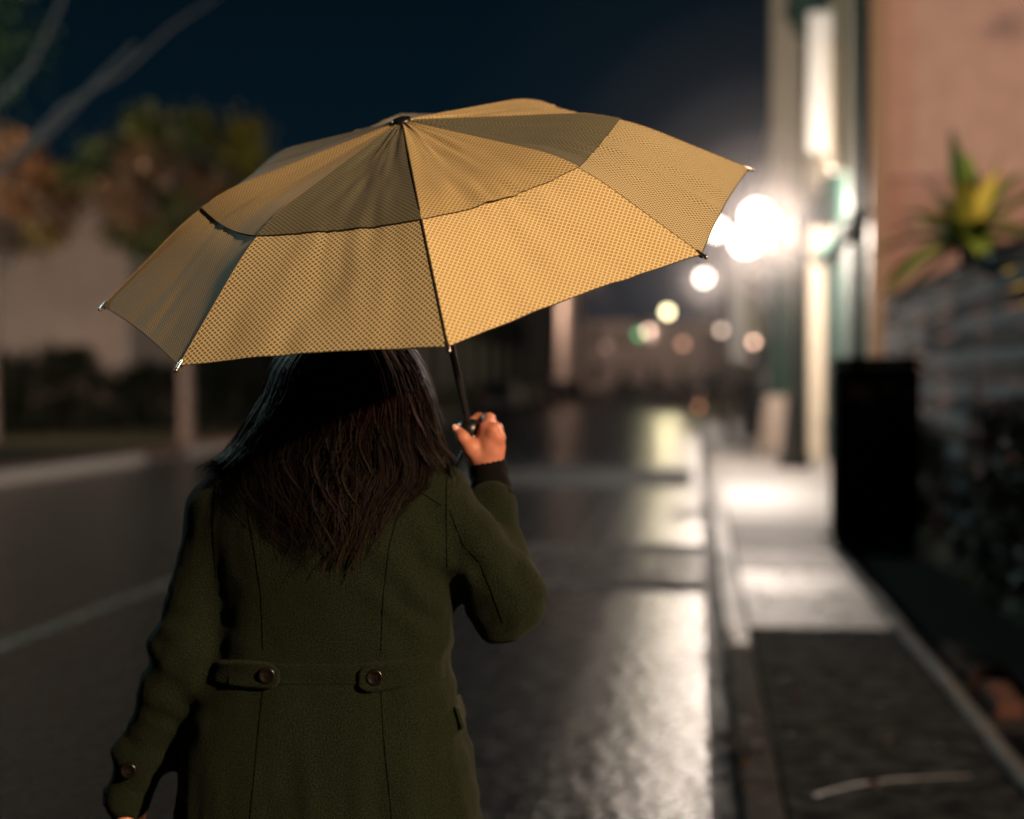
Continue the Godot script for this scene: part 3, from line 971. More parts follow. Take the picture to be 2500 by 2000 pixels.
	far_light("traffic_light", "green traffic light far down the street", Vector3(-6.0, 0, -175), 6.2, 0.34, Color(0.1, 1.0, 0.35), 1.6)
	far_light("traffic_light", "red light far down the street left of the banner", Vector3(3.9 - 0.6, 0, -190), 9.2, 0.34, Color(1.0, 0.12, 0.16), 1.2)
	far_light("glowing_reflector", "dim orange reflector post with an added glow at the far kerb", Vector3(0.05, 0, -84), 0.22, 0.12, Color(1, 0.4, 0.2), 2.0)  # reflected lamplight made as an emission of its own

func added_flood(label: String, at: Vector3, h: float, power: float) -> void:  # added lamp that brightens far walls; the hood hides it from the camera
	var t := thing("floodlight", label, "floodlight", at)
	var mb := MB.new()
	mb.lathe([Vector2(0.001, 0), Vector2(0.16, 0), Vector2(0.08, 0.4), Vector2(0.06, h - 0.3), Vector2(0.001, h - 0.28)], 10)
	obj("mast", mb, M.black_metal, t)
	mb = MB.new()
	mb.box(Vector3(0, h, 0.22), Vector3(1.0, 0.8, 0.06), 0.02)
	for s in [-1.0, 1.0]: mb.box(Vector3(s * 0.49, h, 0.0), Vector3(0.04, 0.8, 0.40))
	obj("hood", mb, M.black_metal, t)
	mb = MB.new()
	mb.sphere(Vector3(0, h, 0.0), Vector3(0.16, 0.16, 0.12), 12, 8)
	obj("lamp_lens", mb, glow(Color(1, 0.66, 0.48), 6.0), t)
	omni(t, Vector3(0, h, 0), Color(1, 0.66, 0.48), power, 0.1)

func far_light(called: String, label: String, at: Vector3, h: float, r: float, tone: Color, e: float, power := 0.0) -> void:
	var t := thing(called, label, called.replace("_", " "), at)
	var mb := MB.new()
	if h > r + 0.3: mb.lathe([Vector2(0.001, 0), Vector2(0.1, 0), Vector2(0.05, 0.3), Vector2(0.04, h - r), Vector2(0.001, h - r + 0.02)], 8)
	mb.box(Vector3(0, h, -r * 0.75), Vector3(r * 2.3, r * 2.6, r * 0.6), 0.01)
	obj("housing", mb, M.black_metal, t)
	mb = MB.new()
	mb.sphere(Vector3(0, h, 0), Vector3(r, r, r * 0.7), 14, 9)
	obj("lamp_lens", mb, glow(tone, e), t)
	if power > 0.0: omni(t, Vector3(0, h, 0), tone, power, r * 0.6)

# ---------- the planted bed, the brick edging, the fence, the palm-like plant ----------
func make_bed_and_fence() -> void:
	struct("planting_bed", _under(1.19, 2.3, -22.7, 6, 0.06), M.soil)
	struct("garden", _under(2.3, 20, -22.7, 8, 0.04), M.soil)
	var e := thing("brick_edging", "row of reddish bricks edging the dark planting bed at lower right", "brick edging", Vector3(1.36, 0.05, -6))
	for i in 23:
		if i in [3, 6, 7, 11, 14, 15, 18]: continue   # sunk or missing
		var mb := MB.new()
		mb.box(Vector3(rng.randf_range(-0.015, 0.015), 0.05 + rng.randf_range(-0.012, 0.02), 2.2 - i * 0.24), Vector3(0.115, 0.12, 0.222), 0.01, Basis(Vector3.UP, rng.randf_range(-0.06, 0.06)))
		obj("brick", mb, [M.brick_a, M.brick_b][rng.randi() % 2], e)
	var m := thing("mossy_border", "low mossy stone border along the foot of the fence", "stone border", Vector3(2.0, 0.05, -6))
	for i in 30:
		var mb := MB.new()
		mb.box(Vector3(rng.randf_range(-0.02, 0.02), 0.07, 0.2 - i * 0.55), Vector3(0.16, 0.17 + rng.randf_range(-0.02, 0.03), 0.53), 0.025, Basis(Vector3.UP, rng.randf_range(-0.05, 0.05)))
		obj("stone", mb, M.moss, m)
	# slatted fence
	var f := thing("slat_fence", "weathered grey fence of horizontal slats between dark posts", "fence", Vector3(2.32, 0, 0))
	var z := -6.4
	var k := 0
	while z > -22.4:
		var mb := MB.new()
		mb.box(Vector3(0.05, 1.26, z), Vector3(0.10, 2.52, 0.10), 0.008)
		obj("post", mb, M.black_metal, f)
		mb = MB.new()
		mb.lathe([Vector2(0.075, 0), Vector2(0.075, 0.02), Vector2(0.03, 0.06), Vector2(0.001, 0.07)], 10, Transform3D(Basis(), Vector3(0.05, 2.52, z)))
		obj("post_cap", mb, M.zinc, f)
		if z - 1.9 > -22.6:
			for r in 16:
				mb = MB.new()
				var tilt := Basis(Vector3.RIGHT, rng.randf_range(-0.008, 0.008))
				mb.box(Vector3(-0.015, 0.34 + r * 0.139, z - 0.95), Vector3(0.022 + 0.006 * (r % 2), 0.119, 1.88), 0.004, tilt)
				obj("slat", mb, M.slat_lit if r == 8 else [M.slat_lit, M.slat_gap_shade][r % 2] if rng.randf() < 0.85 else M.weathered, f)  # rows coloured pale and dark in turn for lit slats and shaded gaps
			mb = MB.new()
			mb.box(Vector3(0.02, 2.545, z - 0.95), Vector3(0.13, 0.03, 1.8), 0.006)
			obj("top_rail", mb, M.weathered, f)
		z -= 1.9
		k += 1
	# shrubs in the bed before the fence
	var br := [Color(0.030, 0.024, 0.012), Color(0.045, 0.022, 0.012), Color(0.018, 0.022, 0.010), Color(0.06, 0.03, 0.015)]
	var labels := ["dark brownish shrub right behind the black cabinet", "dark brownish shrub in the bed right of the black cabinet", "large dark brownish shrub at the right edge of the picture", "dark brownish shrub at the right edge, nearest the camera"]
	var zs := [-16.6, -12.3, -10.6, -8.9]
	for i in 4:
		shrub("bed_shrub", labels[i], Vector3(2.12 if i == 0 else 2.2, 0, zs[i]), Vector3(0.8, [1.2, 1.42, 1.45, 1.4][i], 1.9), 1500, br, "brownish shrubs in the bed before the fence")
	# palm-like plant rising behind the fence
	var t := thing("yucca_plant", "spiky yellow-green yucca rising above the slatted fence before the pink wall", "plant", Vector3(2.35, 0, -15.6))
	var mb2 := MB.new()
	mb2.tube([Vector3(0.2, 0, 0), Vector3(0.22, 1.2, 0), Vector3(0.12, 2.4, 0), Vector3(0.05, 2.75, 0)], [0.09, 0.07, 0.06, 0.05], 10)
	obj("stalk", mb2, M.bark, t)
	for i in 26:
		var a := i * 2.399
		var up := lerpf(1.35, -0.35, i / 25.0) + rng.randf_range(-0.1, 0.1)
		var d := Vector3(cos(a) * cos(up), sin(up), sin(a) * cos(up))
		var side := d.cross(Vector3.UP).normalized()
		var ln := rng.randf_range(0.85, 1.15)
		var w := rng.randf_range(0.085, 0.11)
		var lf := MB.new()
		lf.grid(2, 8, func(s: float, u: float):
			var c := Vector3(0.05, 2.75, 0) + d * ln * u + Vector3(0, -0.42 * u * u * cos(up), 0)
			var ww := w * (0.45 + 1.9 * u) * (1.0 - u) * 1.5 + 0.004
			return [c + side * (s - 0.5) * 2.0 * ww + Vector3(0, absf(s - 0.5) * ww * 0.9, 0), Vector2(s, u)])
		obj("leaf", lf, M.yucca_a if i % 3 else M.yucca_b, t)
	var behind := ["dark bush behind the fence, nearest the camera", "dark bush behind the fence below the yucca", "dark bush behind the far end of the fence"]
	for i in 3: shrub("fence_bush", behind[i], Vector3(3.2, 0, [-10.2, -13.6, -19.2][i]), Vector3(1.3, [2.5, 2.55, 2.3][i], 3.6), 2600, [Color(0.012, 0.018, 0.010), Color(0.018, 0.024, 0.012)], "dark bushes behind the fence")
	var zz := Vector3(3.6, 0, -16.8)
	shrub("garden_bush", "dark bush behind the fence at the far right below the pink wall", zz, Vector3(1.6, 3.1, 1.6), 2200, [Color(0.02, 0.03, 0.012), Color(0.03, 0.04, 0.015)])

# ---------- things on the pavement and the road ----------
func make_street_things() -> void:
	var t := thing("utility_cabinet", "tall black metal utility cabinet standing at the edge of the pavement", "utility cabinet", Vector3(1.47, 0.1, -14.5))
	var mb := MB.new()
	mb.box(Vector3(0, 0.06, 0), Vector3(0.66, 0.12, 0.46), 0.01)
	obj("plinth", mb, M.slab_dark, t)
	mb = MB.new()
	mb.box(Vector3(0, 0.83, 0), Vector3(0.70, 1.42, 0.5), 0.03)
	obj("body", mb, M.black_metal, t)
	mb = MB.new()
	var hood := PackedVector2Array([Vector2(-0.38, 1.545), Vector2(0.38, 1.545), Vector2(0.38, 1.58), Vector2(0.3, 1.63), Vector2(-0.3, 1.63), Vector2(-0.38, 1.58)])
	mb.prism(hood, -0.28, 0.28)
	obj("lid", mb, M.black_metal, t)
	for s in [-1, 1]:
		mb = MB.new()
		mb.box(Vector3(s * 0.165, 0.82, 0.256), Vector3(0.315, 1.28, 0.016), 0.006)
		var d := obj("door", mb, M.black_metal, t)
		mb = MB.new()
		mb.box(Vector3(s * 0.05, 0.85, 0.275), Vector3(0.025, 0.16, 0.02), 0.005)
		obj("handle", mb, M.black_metal, d)
		mb = MB.new()
		for i in 5: mb.box(Vector3(s * 0.165, 1.28 + i * 0.03, 0.267), Vector3(0.2, 0.012, 0.012))
		obj("vent", mb, M.iron, d)
	# tall dark planter
	t = thing("tall_planter", "tall dark tapered planter with a slim clipped shrub on the far pavement", "planter", Vector3(1.38, 0.12, -42.8))
	mb = MB.new()
	mb.lathe([Vector2(0.001, 0), Vector2(0.24, 0), Vector2(0.37, 1.0), Vector2(0.40, 1.0), Vector2(0.40, 1.08), Vector2(0.34, 1.08), Vector2(0.33, 1.0), Vector2(0.001, 1.0)], 16)
	obj("pot", mb, M.planter, t)
	var spots := []
	for i in 40: spots.append(Vector3(rng.randf_range(-0.25, 0.25), rng.randf_range(1.1, 2.2), rng.randf_range(-0.25, 0.25)))
	crown(t, "foliage", spots, 0.07, 1500, leaf_mesh(0.1, 0.05), [Color(0.003, 0.006, 0.007), Color(0.004, 0.008, 0.007)])
	# sandwich board
	t = thing("sandwich_board", "blank cream sandwich board on the pavement beside the lamp post base", "sign board", Vector3(1.50, 0.12, -33.8), 0.5)
	for s in [-1, 1]:
		mb = MB.new()
		mb.box(Vector3(0, 0.56, s * 0.17), Vector3(0.42, 1.14, 0.03), 0.006, Basis(Vector3.RIGHT, -s * 0.26))
		obj("panel", mb, M.board, t)
	mb = MB.new()
	mb.tube([Vector3(-0.22, 1.1, 0), Vector3(0.22, 1.1, 0)], [0.015], 8)
	obj("hinge", mb, M.black_metal, t)
	# drain cover in the gutter
	t = thing("gutter_grate", "dark iron grate in the gutter by the right-hand kerb", "drain grate", Vector3(-0.12, 0.006, -19.6))
	mb = MB.new()
	for x in [-0.2, 0.2]: mb.box(Vector3(x, 0.005, 0), Vector3(0.04, 0.02, 0.6))
	for z in [-0.3, 0.3]: mb.box(Vector3(0, 0.0045, z), Vector3(0.36, 0.02, 0.04))
	obj("frame", mb, M.iron, t)
	for i in 8:
		mb = MB.new()
		mb.box(Vector3(0, 0.004, -0.24 + i * 0.068), Vector3(0.36, 0.014, 0.025))
		obj("bar", mb, M.iron, t)
	# cars along the far left kerb and a van at the end of the pavement
	var c := make_car()
	c.position = Vector3(-9.0, 0, -78)
	var cl := ["dark parked car on the left, the second along the kerb", "dark parked car on the left, the third along the kerb", "dark parked car on the left, the fourth along the kerb", "dark parked car on the left before the pale column", "farthest dark parked car at the left kerb"]
	for i in 5: copy_of(c, Vector3(-9.0 + rng.randf_range(-0.12, 0.12), 0, -86.5 - i * 8.6), rng.randf_range(-0.03, 0.03), cl[i])
	for i in 3: copy_of(c, Vector3(-6.6 + i * 2.9, 0, -146 - i * 2.0), PI / 2 + 0.2, ["left dark car standing across the far end of the road", "middle dark car standing across the far end of the road", "right dark car standing across the far end of the road"][i])
	t = thing("dark_van", "dark boxy van standing side-on at the far end of the pavement", "van", Vector3(1.75, 0, -148), PI / 2)
	mb = MB.new()
	var side := PackedVector2Array([Vector2(-2.3, 0.4), Vector2(2.3, 0.4), Vector2(2.35, 1.0), Vector2(1.75, 1.25), Vector2(1.25, 2.25), Vector2(-2.25, 2.3), Vector2(-2.35, 1.2)])
	mb.prism(side, -0.95, 0.95, Transform3D(Basis(Vector3.UP, PI / 2), Vector3()))
	obj("body", mb, M.car, t)
	mb = MB.new()
	mb.box(Vector3(0.96, 1.75, -0.95), Vector3(0.02, 0.5, 0.8), 0.005)
	mb.box(Vector3(-0.96, 1.75, -0.95), Vector3(0.02, 0.5, 0.8), 0.005)
	obj("window", mb, M.dark_glass, t)
	for z in [-1.5, 1.5]:
		for x in [-0.85, 0.85]: wheel(t, Vector3(x, 0.36, z), 0.36)

func wheel(parent: Node3D, at: Vector3, r: float) -> void:
	var mb := MB.new()
	var xf := Transform3D(Basis(Vector3.BACK, PI / 2), at)
	mb.lathe([Vector2(r * 0.6, -0.1), Vector2(r * 0.92, -0.11), Vector2(r, -0.07), Vector2(r, 0.07), Vector2(r * 0.92, 0.11), Vector2(r * 0.6, 0.1)], 20, xf)
	var w := obj("wheel", mb, M.tyre, parent)
	mb = MB.new()
	mb.lathe([Vector2(0.001, -0.115), Vector2(r * 0.62, -0.112), Vector2(r * 0.62, 0.112), Vector2(0.001, 0.115)], 16, xf)
	obj("rim", mb, M.zinc, w)

func make_car() -> Node3D:
	var t := thing("parked_car", "dark parked car on the left, nearest of the row along the kerb", "car", Vector3.ZERO, 0.0, "dark cars parked in the distance")
	# body: rounded sections from tail (z = +2.15) to nose (z = -2.15)
	var rs := []
	for s in [[2.16, 0.42, 0.62, 0.74], [2.12, 0.30, 0.92, 0.84], [1.7, 0.24, 0.98, 0.88], [0.6, 0.22, 0.96, 0.89], [-0.8, 0.22, 0.93, 0.89], [-1.6, 0.24, 0.82, 0.87], [-2.08, 0.30, 0.70, 0.80], [-2.16, 0.40, 0.58, 0.70]]:
		var ring := []
		for k in 20:
			var a := TAU * k / 20
			var cx := signf(cos(a)) * pow(absf(cos(a)), 0.35)
			var cy := signf(sin(a)) * pow(absf(sin(a)), 0.4)
			ring.append(Vector3(-cx * s[3], (s[1] + s[2]) / 2 + cy * (s[2] - s[1]) / 2, s[0]))
		rs.append(ring)
	var mb := MB.new()
	mb.rings(rs)
	obj("body", mb, M.car, t)
	rs = []
	for s in [[0.90, 0.80, 1.92, -1.05], [1.18, 0.74, 1.55, -0.62], [1.40, 0.62, 1.05, -0.18], [1.46, 0.5, 0.8, 0.0]]:
		rs.append([Vector3(-s[1], s[0], s[2]), Vector3(s[1], s[0], s[2]), Vector3(s[1], s[0], s[3]), Vector3(-s[1], s[0], s[3])])
	mb = MB.new()
	for i in 3:
		for k in 4: mb.quad(rs[i][k], rs[i][(k + 1) % 4], rs[i + 1][(k + 1) % 4], rs[i + 1][k])
	mb.quad(rs[3][0], rs[3][1], rs[3][2], rs[3][3])
	obj("cabin", mb, M.car, t)
	for k in 4:
		mb = MB.new()
		var a: Vector3 = rs[0][k].lerp(rs[0][(k + 1) % 4], 0.06)
		var b: Vector3 = rs[0][k].lerp(rs[0][(k + 1) % 4], 0.94)
		var c: Vector3 = rs[2][k].lerp(rs[2][(k + 1) % 4], 0.92)
		var d: Vector3 = rs[2][k].lerp(rs[2][(k + 1) % 4], 0.08)
		var nn := (b - a).cross(d - a).normalized() * 0.03
		mb.quad(a.lerp(d, 0.12) + nn, b.lerp(c, 0.12) + nn, c.lerp(b, 0.1) + nn, d.lerp(a, 0.1) + nn)
		obj("window", mb, M.dark_glass, t)
	for z in [-1.35, 1.3]:
		for x in [-0.78, 0.78]: wheel(t, Vector3(x, 0.32, z), 0.32)
	for x in [-0.62, 0.62]:
		mb = MB.new()
		mb.box(Vector3(x, 0.78, 2.13), Vector3(0.26, 0.14, 0.06), 0.02)
		obj("tail_light", mb, M.tail, t)
		mb = MB.new()
		mb.box(Vector3(x, 0.62, -2.13), Vector3(0.28, 0.12, 0.06), 0.02)
		obj("headlight", mb, M.dark_glass, t)
	mb = MB.new()
	mb.box(Vector3(0, 0.36, 2.15), Vector3(1.5, 0.16, 0.1), 0.03)
	mb.box(Vector3(0, 0.34, -2.15), Vector3(1.5, 0.16, 0.1), 0.03)
	obj("bumper", mb, M.black_metal, t)
	return t

# ---------- the umbrella ----------
const UR := 0.56          # radius of the rim
const UK := 0.3457        # radius at the knee of a rib
const UA := 0.2013        # height of the apex over the rim
const UH := 0.1424        # height of the knee over the rim
const UP0 := 0.03196      # turn of the first rib

func rib_height(r: float) -> float:
	var s1 := (UA - UH) / UK
	var s2 := UH / (UR - UK)
	var a := UK - 0.075
	var b := UK + 0.075
	var drop := s1 * r
	if r > a:
		var t := minf(r, b) - a
		drop += (s2 - s1) * t * t / (2.0 * (b - a))
		if r > b: drop += (s2 - s1) * (r - b)
	return UA - drop

func on_rib(k: int, r: float) -> Vector3:
	var a := UP0 + PI / 4 * k
	return Vector3(sin(a) * r, rib_height(r), cos(a) * r)

func lattice(line: Color, fill: Color, thin: float) -> ImageTexture:
	var n := 256
	var im := Image.create(n, n, true, Image.FORMAT_RGB8)
	for y in n:
		for x in n:
			var u := fposmod((x + y) / 64.0, 1.0)
			var w := fposmod((x - y) / 64.0, 1.0)
			var d := minf(minf(u, 1.0 - u), minf(w, 1.0 - w))
			var t := 1.0 - smoothstep(thin, thin + 0.065, d)
			var weave := 0.93 + 0.07 * sin(x * PI / 2.0) * sin(y * PI / 2.0)
			im.set_pixel(x, y, (fill.lerp(line, t) * weave).linear_to_srgb())
	return ImageTexture.create_from_image(im)

func make_umbrella() -> void:
	var t := thing("umbrella", "yellow lattice-patterned umbrella with a vented double canopy held over the woman", "umbrella")
	var fit := Vector3(0.38816535, 0.02949144, 0.19902721)
	t.transform = cam.transform * Transform3D(Basis(fit.normalized(), fit.length()), Vector3(-0.1386977, 0.28244398, -2.79105571) * 1.037)
	var cloth := mat(Color(1, 1, 1), 0.75)
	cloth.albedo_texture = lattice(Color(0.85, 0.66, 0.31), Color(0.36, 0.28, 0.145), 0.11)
	cloth.uv1_scale = Vector3.ONE / (0.0088 * 4.0)
	cloth.backlight_enabled = true
	cloth.backlight = Color(0.22, 0.15, 0.06)
	cloth.rim_enabled = true
	cloth.rim = 0.12
	cloth.rim_tint = 0.6
	cloth.metallic_specular = 0.35
	var cloth_b: StandardMaterial3D = cloth.duplicate()
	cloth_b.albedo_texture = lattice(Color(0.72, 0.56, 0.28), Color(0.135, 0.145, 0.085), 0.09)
	var vent_b: StandardMaterial3D = cloth.duplicate()
	var vent_a: StandardMaterial3D = cloth.duplicate()
	vent_a.albedo_texture = lattice(Color(0.62, 0.47, 0.21), Color(0.25, 0.195, 0.095), 0.10)  # vent prints darkened: weaker light on the upward faces painted in
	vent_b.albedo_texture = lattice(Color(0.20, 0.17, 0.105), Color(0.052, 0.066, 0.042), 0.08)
	var stitch := mat(Color(0.30, 0.20, 0.08), 0.8)
	var dark := mat(Color(0.05, 0.042, 0.02), 0.8)
	var black := mat(Color(0.008, 0.008, 0.009), 0.35)
	var steel := mat(Color(0.35, 0.34, 0.33), 0.3, 1.0)
	var fold := FastNoiseLite.new()
	fold.seed = 11
	fold.frequency = 1.0
	fold.fractal_octaves = 3
	for layer in 2:
		for k in 8:
			var mb := MB.new()
			var t0 := 0.30 if layer == 0 else 0.012
			var t1 := 1.0 if layer == 0 else 0.635
			var lift := 0.0 if layer == 0 else (0.0018 if k == 6 else 0.0030)
			mb.grid(28, 40, func(s: float, q: float):
				var tt := lerpf(t0, t1, q)
				var mid := sin(PI * s)
				var r := UR * tt
				if layer == 0: r *= 1.0 - 0.009 * mid * smoothstep(0.75, 1.0, tt)
				else: r *= 1.0 + 0.03 * mid * smoothstep(0.4, 0.635, tt) * sin(k * 2.1 + 1.0)
				var p := on_rib(k, r).lerp(on_rib(k + 1, r), s)
				var out := (p - Vector3(0, p.y - 0.35, 0)).normalized()
				out = Vector3(out.x, 0.9, out.z).normalized()
				var sag := -0.009 * mid * sin(PI * clampf(tt, 0, 1))
				# slack folds that run from the knees and the tips
				var near_knee := exp(-pow((tt - 0.60) / 0.12, 2.0))
				var w1 := fold.get_noise_3d(s * 5.0 + k * 7.3, tt * 2.2, 0.0) * 0.0062
				var w2 := fold.get_noise_3d(s * 16.0 + k * 3.1, tt * 3.0 + s * 4.0, 2.0) * 0.0042 * near_knee
				var w3 := sin((s - 0.5) * 40.0 + tt * 9.0 + k) * 0.0008 * mid * smoothstep(0.7, 0.95, tt)
				var gape := 0.0
				if layer == 1: gape = (0.0005 + 0.0075 * [0.05, 0.05, 0.1, 0.1, 0.1, 0.1, 0.0, 0.05][k]) * mid * smoothstep(0.53, 0.635, tt) + (0.005 if k == 0 else 0.0) * exp(-pow((s - 0.42 - 0.1 * sin(k * 3.0)) / 0.09, 2.0)) * smoothstep(0.56, 0.635, tt)
				var calm := 0.3 if k == 6 or k == 5 else 1.0
				p += out * (sag + (w1 + w2 + w3) * mid * calm + lift + gape)
				var chord := 2.0 * r * sin(PI / 8)
				var along := r + (0.06 if tt > 0.62 else 0.0) * 0.0
				return [p, Vector2((s - 0.5) * chord, along * 1.16)])
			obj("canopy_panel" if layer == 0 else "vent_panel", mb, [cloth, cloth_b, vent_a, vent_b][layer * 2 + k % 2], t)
			# hem along the edge
			var he := MB.new()
			var pts := []
			for i in 29:
				var vi := 40 * 29 + i
				pts.append(mb.v[vi])
			he.tube(pts, [0.0008 if layer == 0 else 0.0006], 5)
			obj("hem", he, dark, t)
	for k in 8:
		var pts := []
		var sm := []
		for i in 25:
			var r := lerpf(0.012, UR, i / 24.0)
			var p := on_rib(k, r)
			pts.append(p - Vector3(0, 0.006, 0))
			sm.append(p + Vector3(0, 0.0026 if r < 0.625 * UR else 0.0004, 0))
		var mb := MB.new()
		mb.tube(sm, [0.0015 if k == 0 else 0.0006], 6)
		obj("seam", mb, dark if k == 0 else stitch, t)
		mb = MB.new()
		mb.tube(pts, [0.0016], 6)
		var rb := obj("rib", mb, black, t)
		mb = MB.new()
		var root := Vector3(0, -0.03, 0) + on_rib(k, 1.0) * Vector3(0.014, 0, 0.014)
		mb.tube([root, on_rib(k, UK * 0.95) - Vector3(0, 0.008, 0)], [0.0018], 6)
		obj("stretcher", mb, black, rb)
		mb = MB.new()
		var tip := on_rib(k, UR)
		var d := (on_rib(k, UR) - on_rib(k, UR * 0.95)).normalized()
		mb.tube([tip - d * 0.010, tip - d * 0.002, tip + d * 0.006], [0.0022, 0.0026, 0.0022], 8)
		mb.sphere(tip + d * 0.008, Vector3.ONE * 0.0036, 10, 7)
		obj("rib_tip", mb, steel, t)
	var mb := MB.new()
	mb.lathe([Vector2(0.017, UA - 0.003), Vector2(0.017, UA + 0.003), Vector2(0.014, UA + 0.006), Vector2(0.006, UA + 0.008), Vector2(0.001, UA + 0.008)], 16)
	obj("ferrule", mb, black, t)
	mb = MB.new()
	mb.lathe([Vector2(0.001, -0.36), Vector2(0.0062, -0.36), Vector2(0.0062, -0.18), Vector2(0.0050, -0.178), Vector2(0.0050, 0.02), Vector2(0.0042, 0.022), Vector2(0.0042, UA), Vector2(0.001, UA)], 14)
	obj("shaft", mb, black, t)
	mb = MB.new()
	mb.lathe([Vector2(0.006, -0.05), Vector2(0.013, -0.045), Vector2(0.015, -0.03), Vector2(0.013, -0.015), Vector2(0.006, -0.012)], 16)
	obj("runner", mb, black, t)
	mb = MB.new()
	mb.lathe([Vector2(0.001, -0.47), Vector2(0.014, -0.468), Vector2(0.019, -0.455), Vector2(0.0165, -0.43), Vector2(0.0165, -0.395), Vector2(0.021, -0.375), Vector2(0.0225, -0.362), Vector2(0.019, -0.350), Vector2(0.009, -0.345), Vector2(0.001, -0.344)], 20)
	var h := obj("handle", mb, black, t)
	mb = MB.new()
	mb.lathe([Vector2(0.001, 0), Vector2(0.0065, 0), Vector2(0.0065, 0.003), Vector2(0.005, 0.0045), Vector2(0.001, 0.0045)], 14, Transform3D(Basis(Vector3.RIGHT, PI / 2), Vector3(0.004, -0.371, 0.0205)))
	obj("button", mb, steel, h)
	mb = MB.new()
	var pts := []
	for i in 15:
		var u := i / 14.0
		pts.append(Vector3(-0.018 - 0.022 * sin(PI * u), -0.40 - 0.075 * u, 0.012 * sin(TAU * u)))
	mb.tube(pts, [0.0028], 6)
	obj("wrist_strap", mb, black, h)

# ---------- the woman ----------
const PX0 := -0.3010    # where her middle stands, to the right of the camera's axis
const PD := 2.90        # how far before the camera
func pp(px: float, py: float, z := 0.0) -> Vector3:   # her own axes: x to her right, y up, z towards the camera
	var d := PD - z
	return Vector3((px - 1078.0) * d / 3594.0 - PX0, 1.54 - (py - 800.0) * d / 3594.0, z)

var cy := [0.50, 0.66, 0.794, 0.90, 1.00, 1.06, 1.14, 1.22, 1.30, 1.355, 1.395, 1.425, 1.46]
var crx := [0.312, 0.284, 0.259, 0.248, 0.224, 0.203, 0.200, 0.203, 0.204, 0.188, 0.140, 0.085, 0.066]
var crz := [0.215, 0.190, 0.168, 0.152, 0.134, 0.124, 0.124, 0.132, 0.130, 0.112, 0.086, 0.072, 0.066]
var ccx := [-0.024, -0.022, -0.020, -0.022, -0.016, -0.003, 0.003, 0.0, -0.004, -0.006, -0.004, 0.0, 0.0]
var coat_bones: Bones
var coat_noise := FastNoiseLite.new()
var fold_a := Vector3()
var fold_b := Vector3()
var fold_c := Vector3()
func torso_at(p: Vector3) -> float:
	var y := clampf(p.y, 0.5, 1.46)
	var rx := spline(y, cy, crx)
	var rz := spline(y, cy, crz)
	var x := (p.x - spline(y, cy, ccx)) / rx
	var z := p.z / rz
	var q := pow(pow(absf(x), 2.35) + pow(absf(z), 2.35), 1.0 / 2.35)
	var d := (q - 1.0) * minf(rx, rz) * 0.92
	d = maxf(d, maxf(0.52 - p.y, p.y - 1.455))
	return d

func coat_at(p: Vector3) -> float:
	var a := torso_at(p)
	var b := coat_bones.at(p)
	var k := 0.030
	var m := maxf(k - absf(a - b), 0.0) / k
	var d := minf(a, b) - m * m * k * 0.25
	if absf(d) < 0.03:
		d += coat_noise.get_noise_3d(p.x * 9.0, p.y * 5.0, p.z * 9.0) * 0.0045
		d += coat_noise.get_noise_3d(p.x * 11.0 + 3.0, p.y * 1.6, p.z * 3.0) * 0.010 * smoothstep(1.02, 0.80, p.y)
		# pulls under the raised arm, crumples along the hanging sleeve and at both elbows
		var u := p - fold_a
		d += sin((u.x * 0.75 + u.y) * 78.0 + coat_noise.get_noise_3d(p.x * 5.0, p.y * 5.0, 3.0) * 4.0) * 0.0042 * exp(-u.length_squared() / 0.0095)
		u = p - fold_b
		d += sin((u.y - u.x * 0.4) * 95.0 + coat_noise.get_noise_3d(p.x * 6.0, p.y * 6.0, 7.0) * 5.0) * 0.0048 * exp(-u.length_squared() / 0.0075)
		u = p - fold_c
		d += sin((u.x + u.y * 0.5) * 100.0 + coat_noise.get_noise_3d(p.x * 6.0, p.y * 6.0, 1.0) * 5.0) * 0.0045 * exp(-u.length_squared() / 0.0045)
		if p.x < -0.2: d += coat_noise.get_noise_3d(p.x * 5.0, p.y * 17.0 + p.x * 9.0, p.z * 5.0) * 0.0070 * smoothstep(1.36, 1.25, p.y) * smoothstep(-0.235, -0.27, p.x)
		if p.x > 0.21: d += coat_noise.get_noise_3d(p.x * 8.0, p.y * 12.0 - p.x * 9.0, p.z * 6.0) * 0.0060
		d += coat_noise.get_noise_3d(p.x * 4.0 + 9.0, p.y * 22.0, p.z * 4.0) * 0.004 * exp(-pow((p.y - 1.06) / 0.07, 2.0))
	return d

func coat_z(x: float, y: float, from := 0.4) -> float:   # the coat's surface seen from the camera's side
	var z := from
	for i in 60:
		var d := coat_at(Vector3(x, y, z))
		if d < 0.0006: break
		z -= d * 0.8
		if z < -0.3: return -0.3
	return z

func seam_on(parent: Node3D, pts: Array, m: Material, r := 0.0016, called := "seam") -> void:
	var out := []
	for i in pts.size() - 1:
		for j in 8:
			var q: Vector2 = pts[i].lerp(pts[i + 1], j / 8.0)
			var p := pp(q.x, q.y, 0.12)
			p.z = coat_z(p.x, p.y)
			var g := pp(q.x, q.y, p.z)
			g.z = coat_z(g.x, g.y)
			if g.z > -0.25: out.append(g - Vector3(0, 0, 0.0003))
	var mb := MB.new()
	if out.size() > 2:
		mb.tube(out, [r], 5)
		obj(called, mb, m, parent)

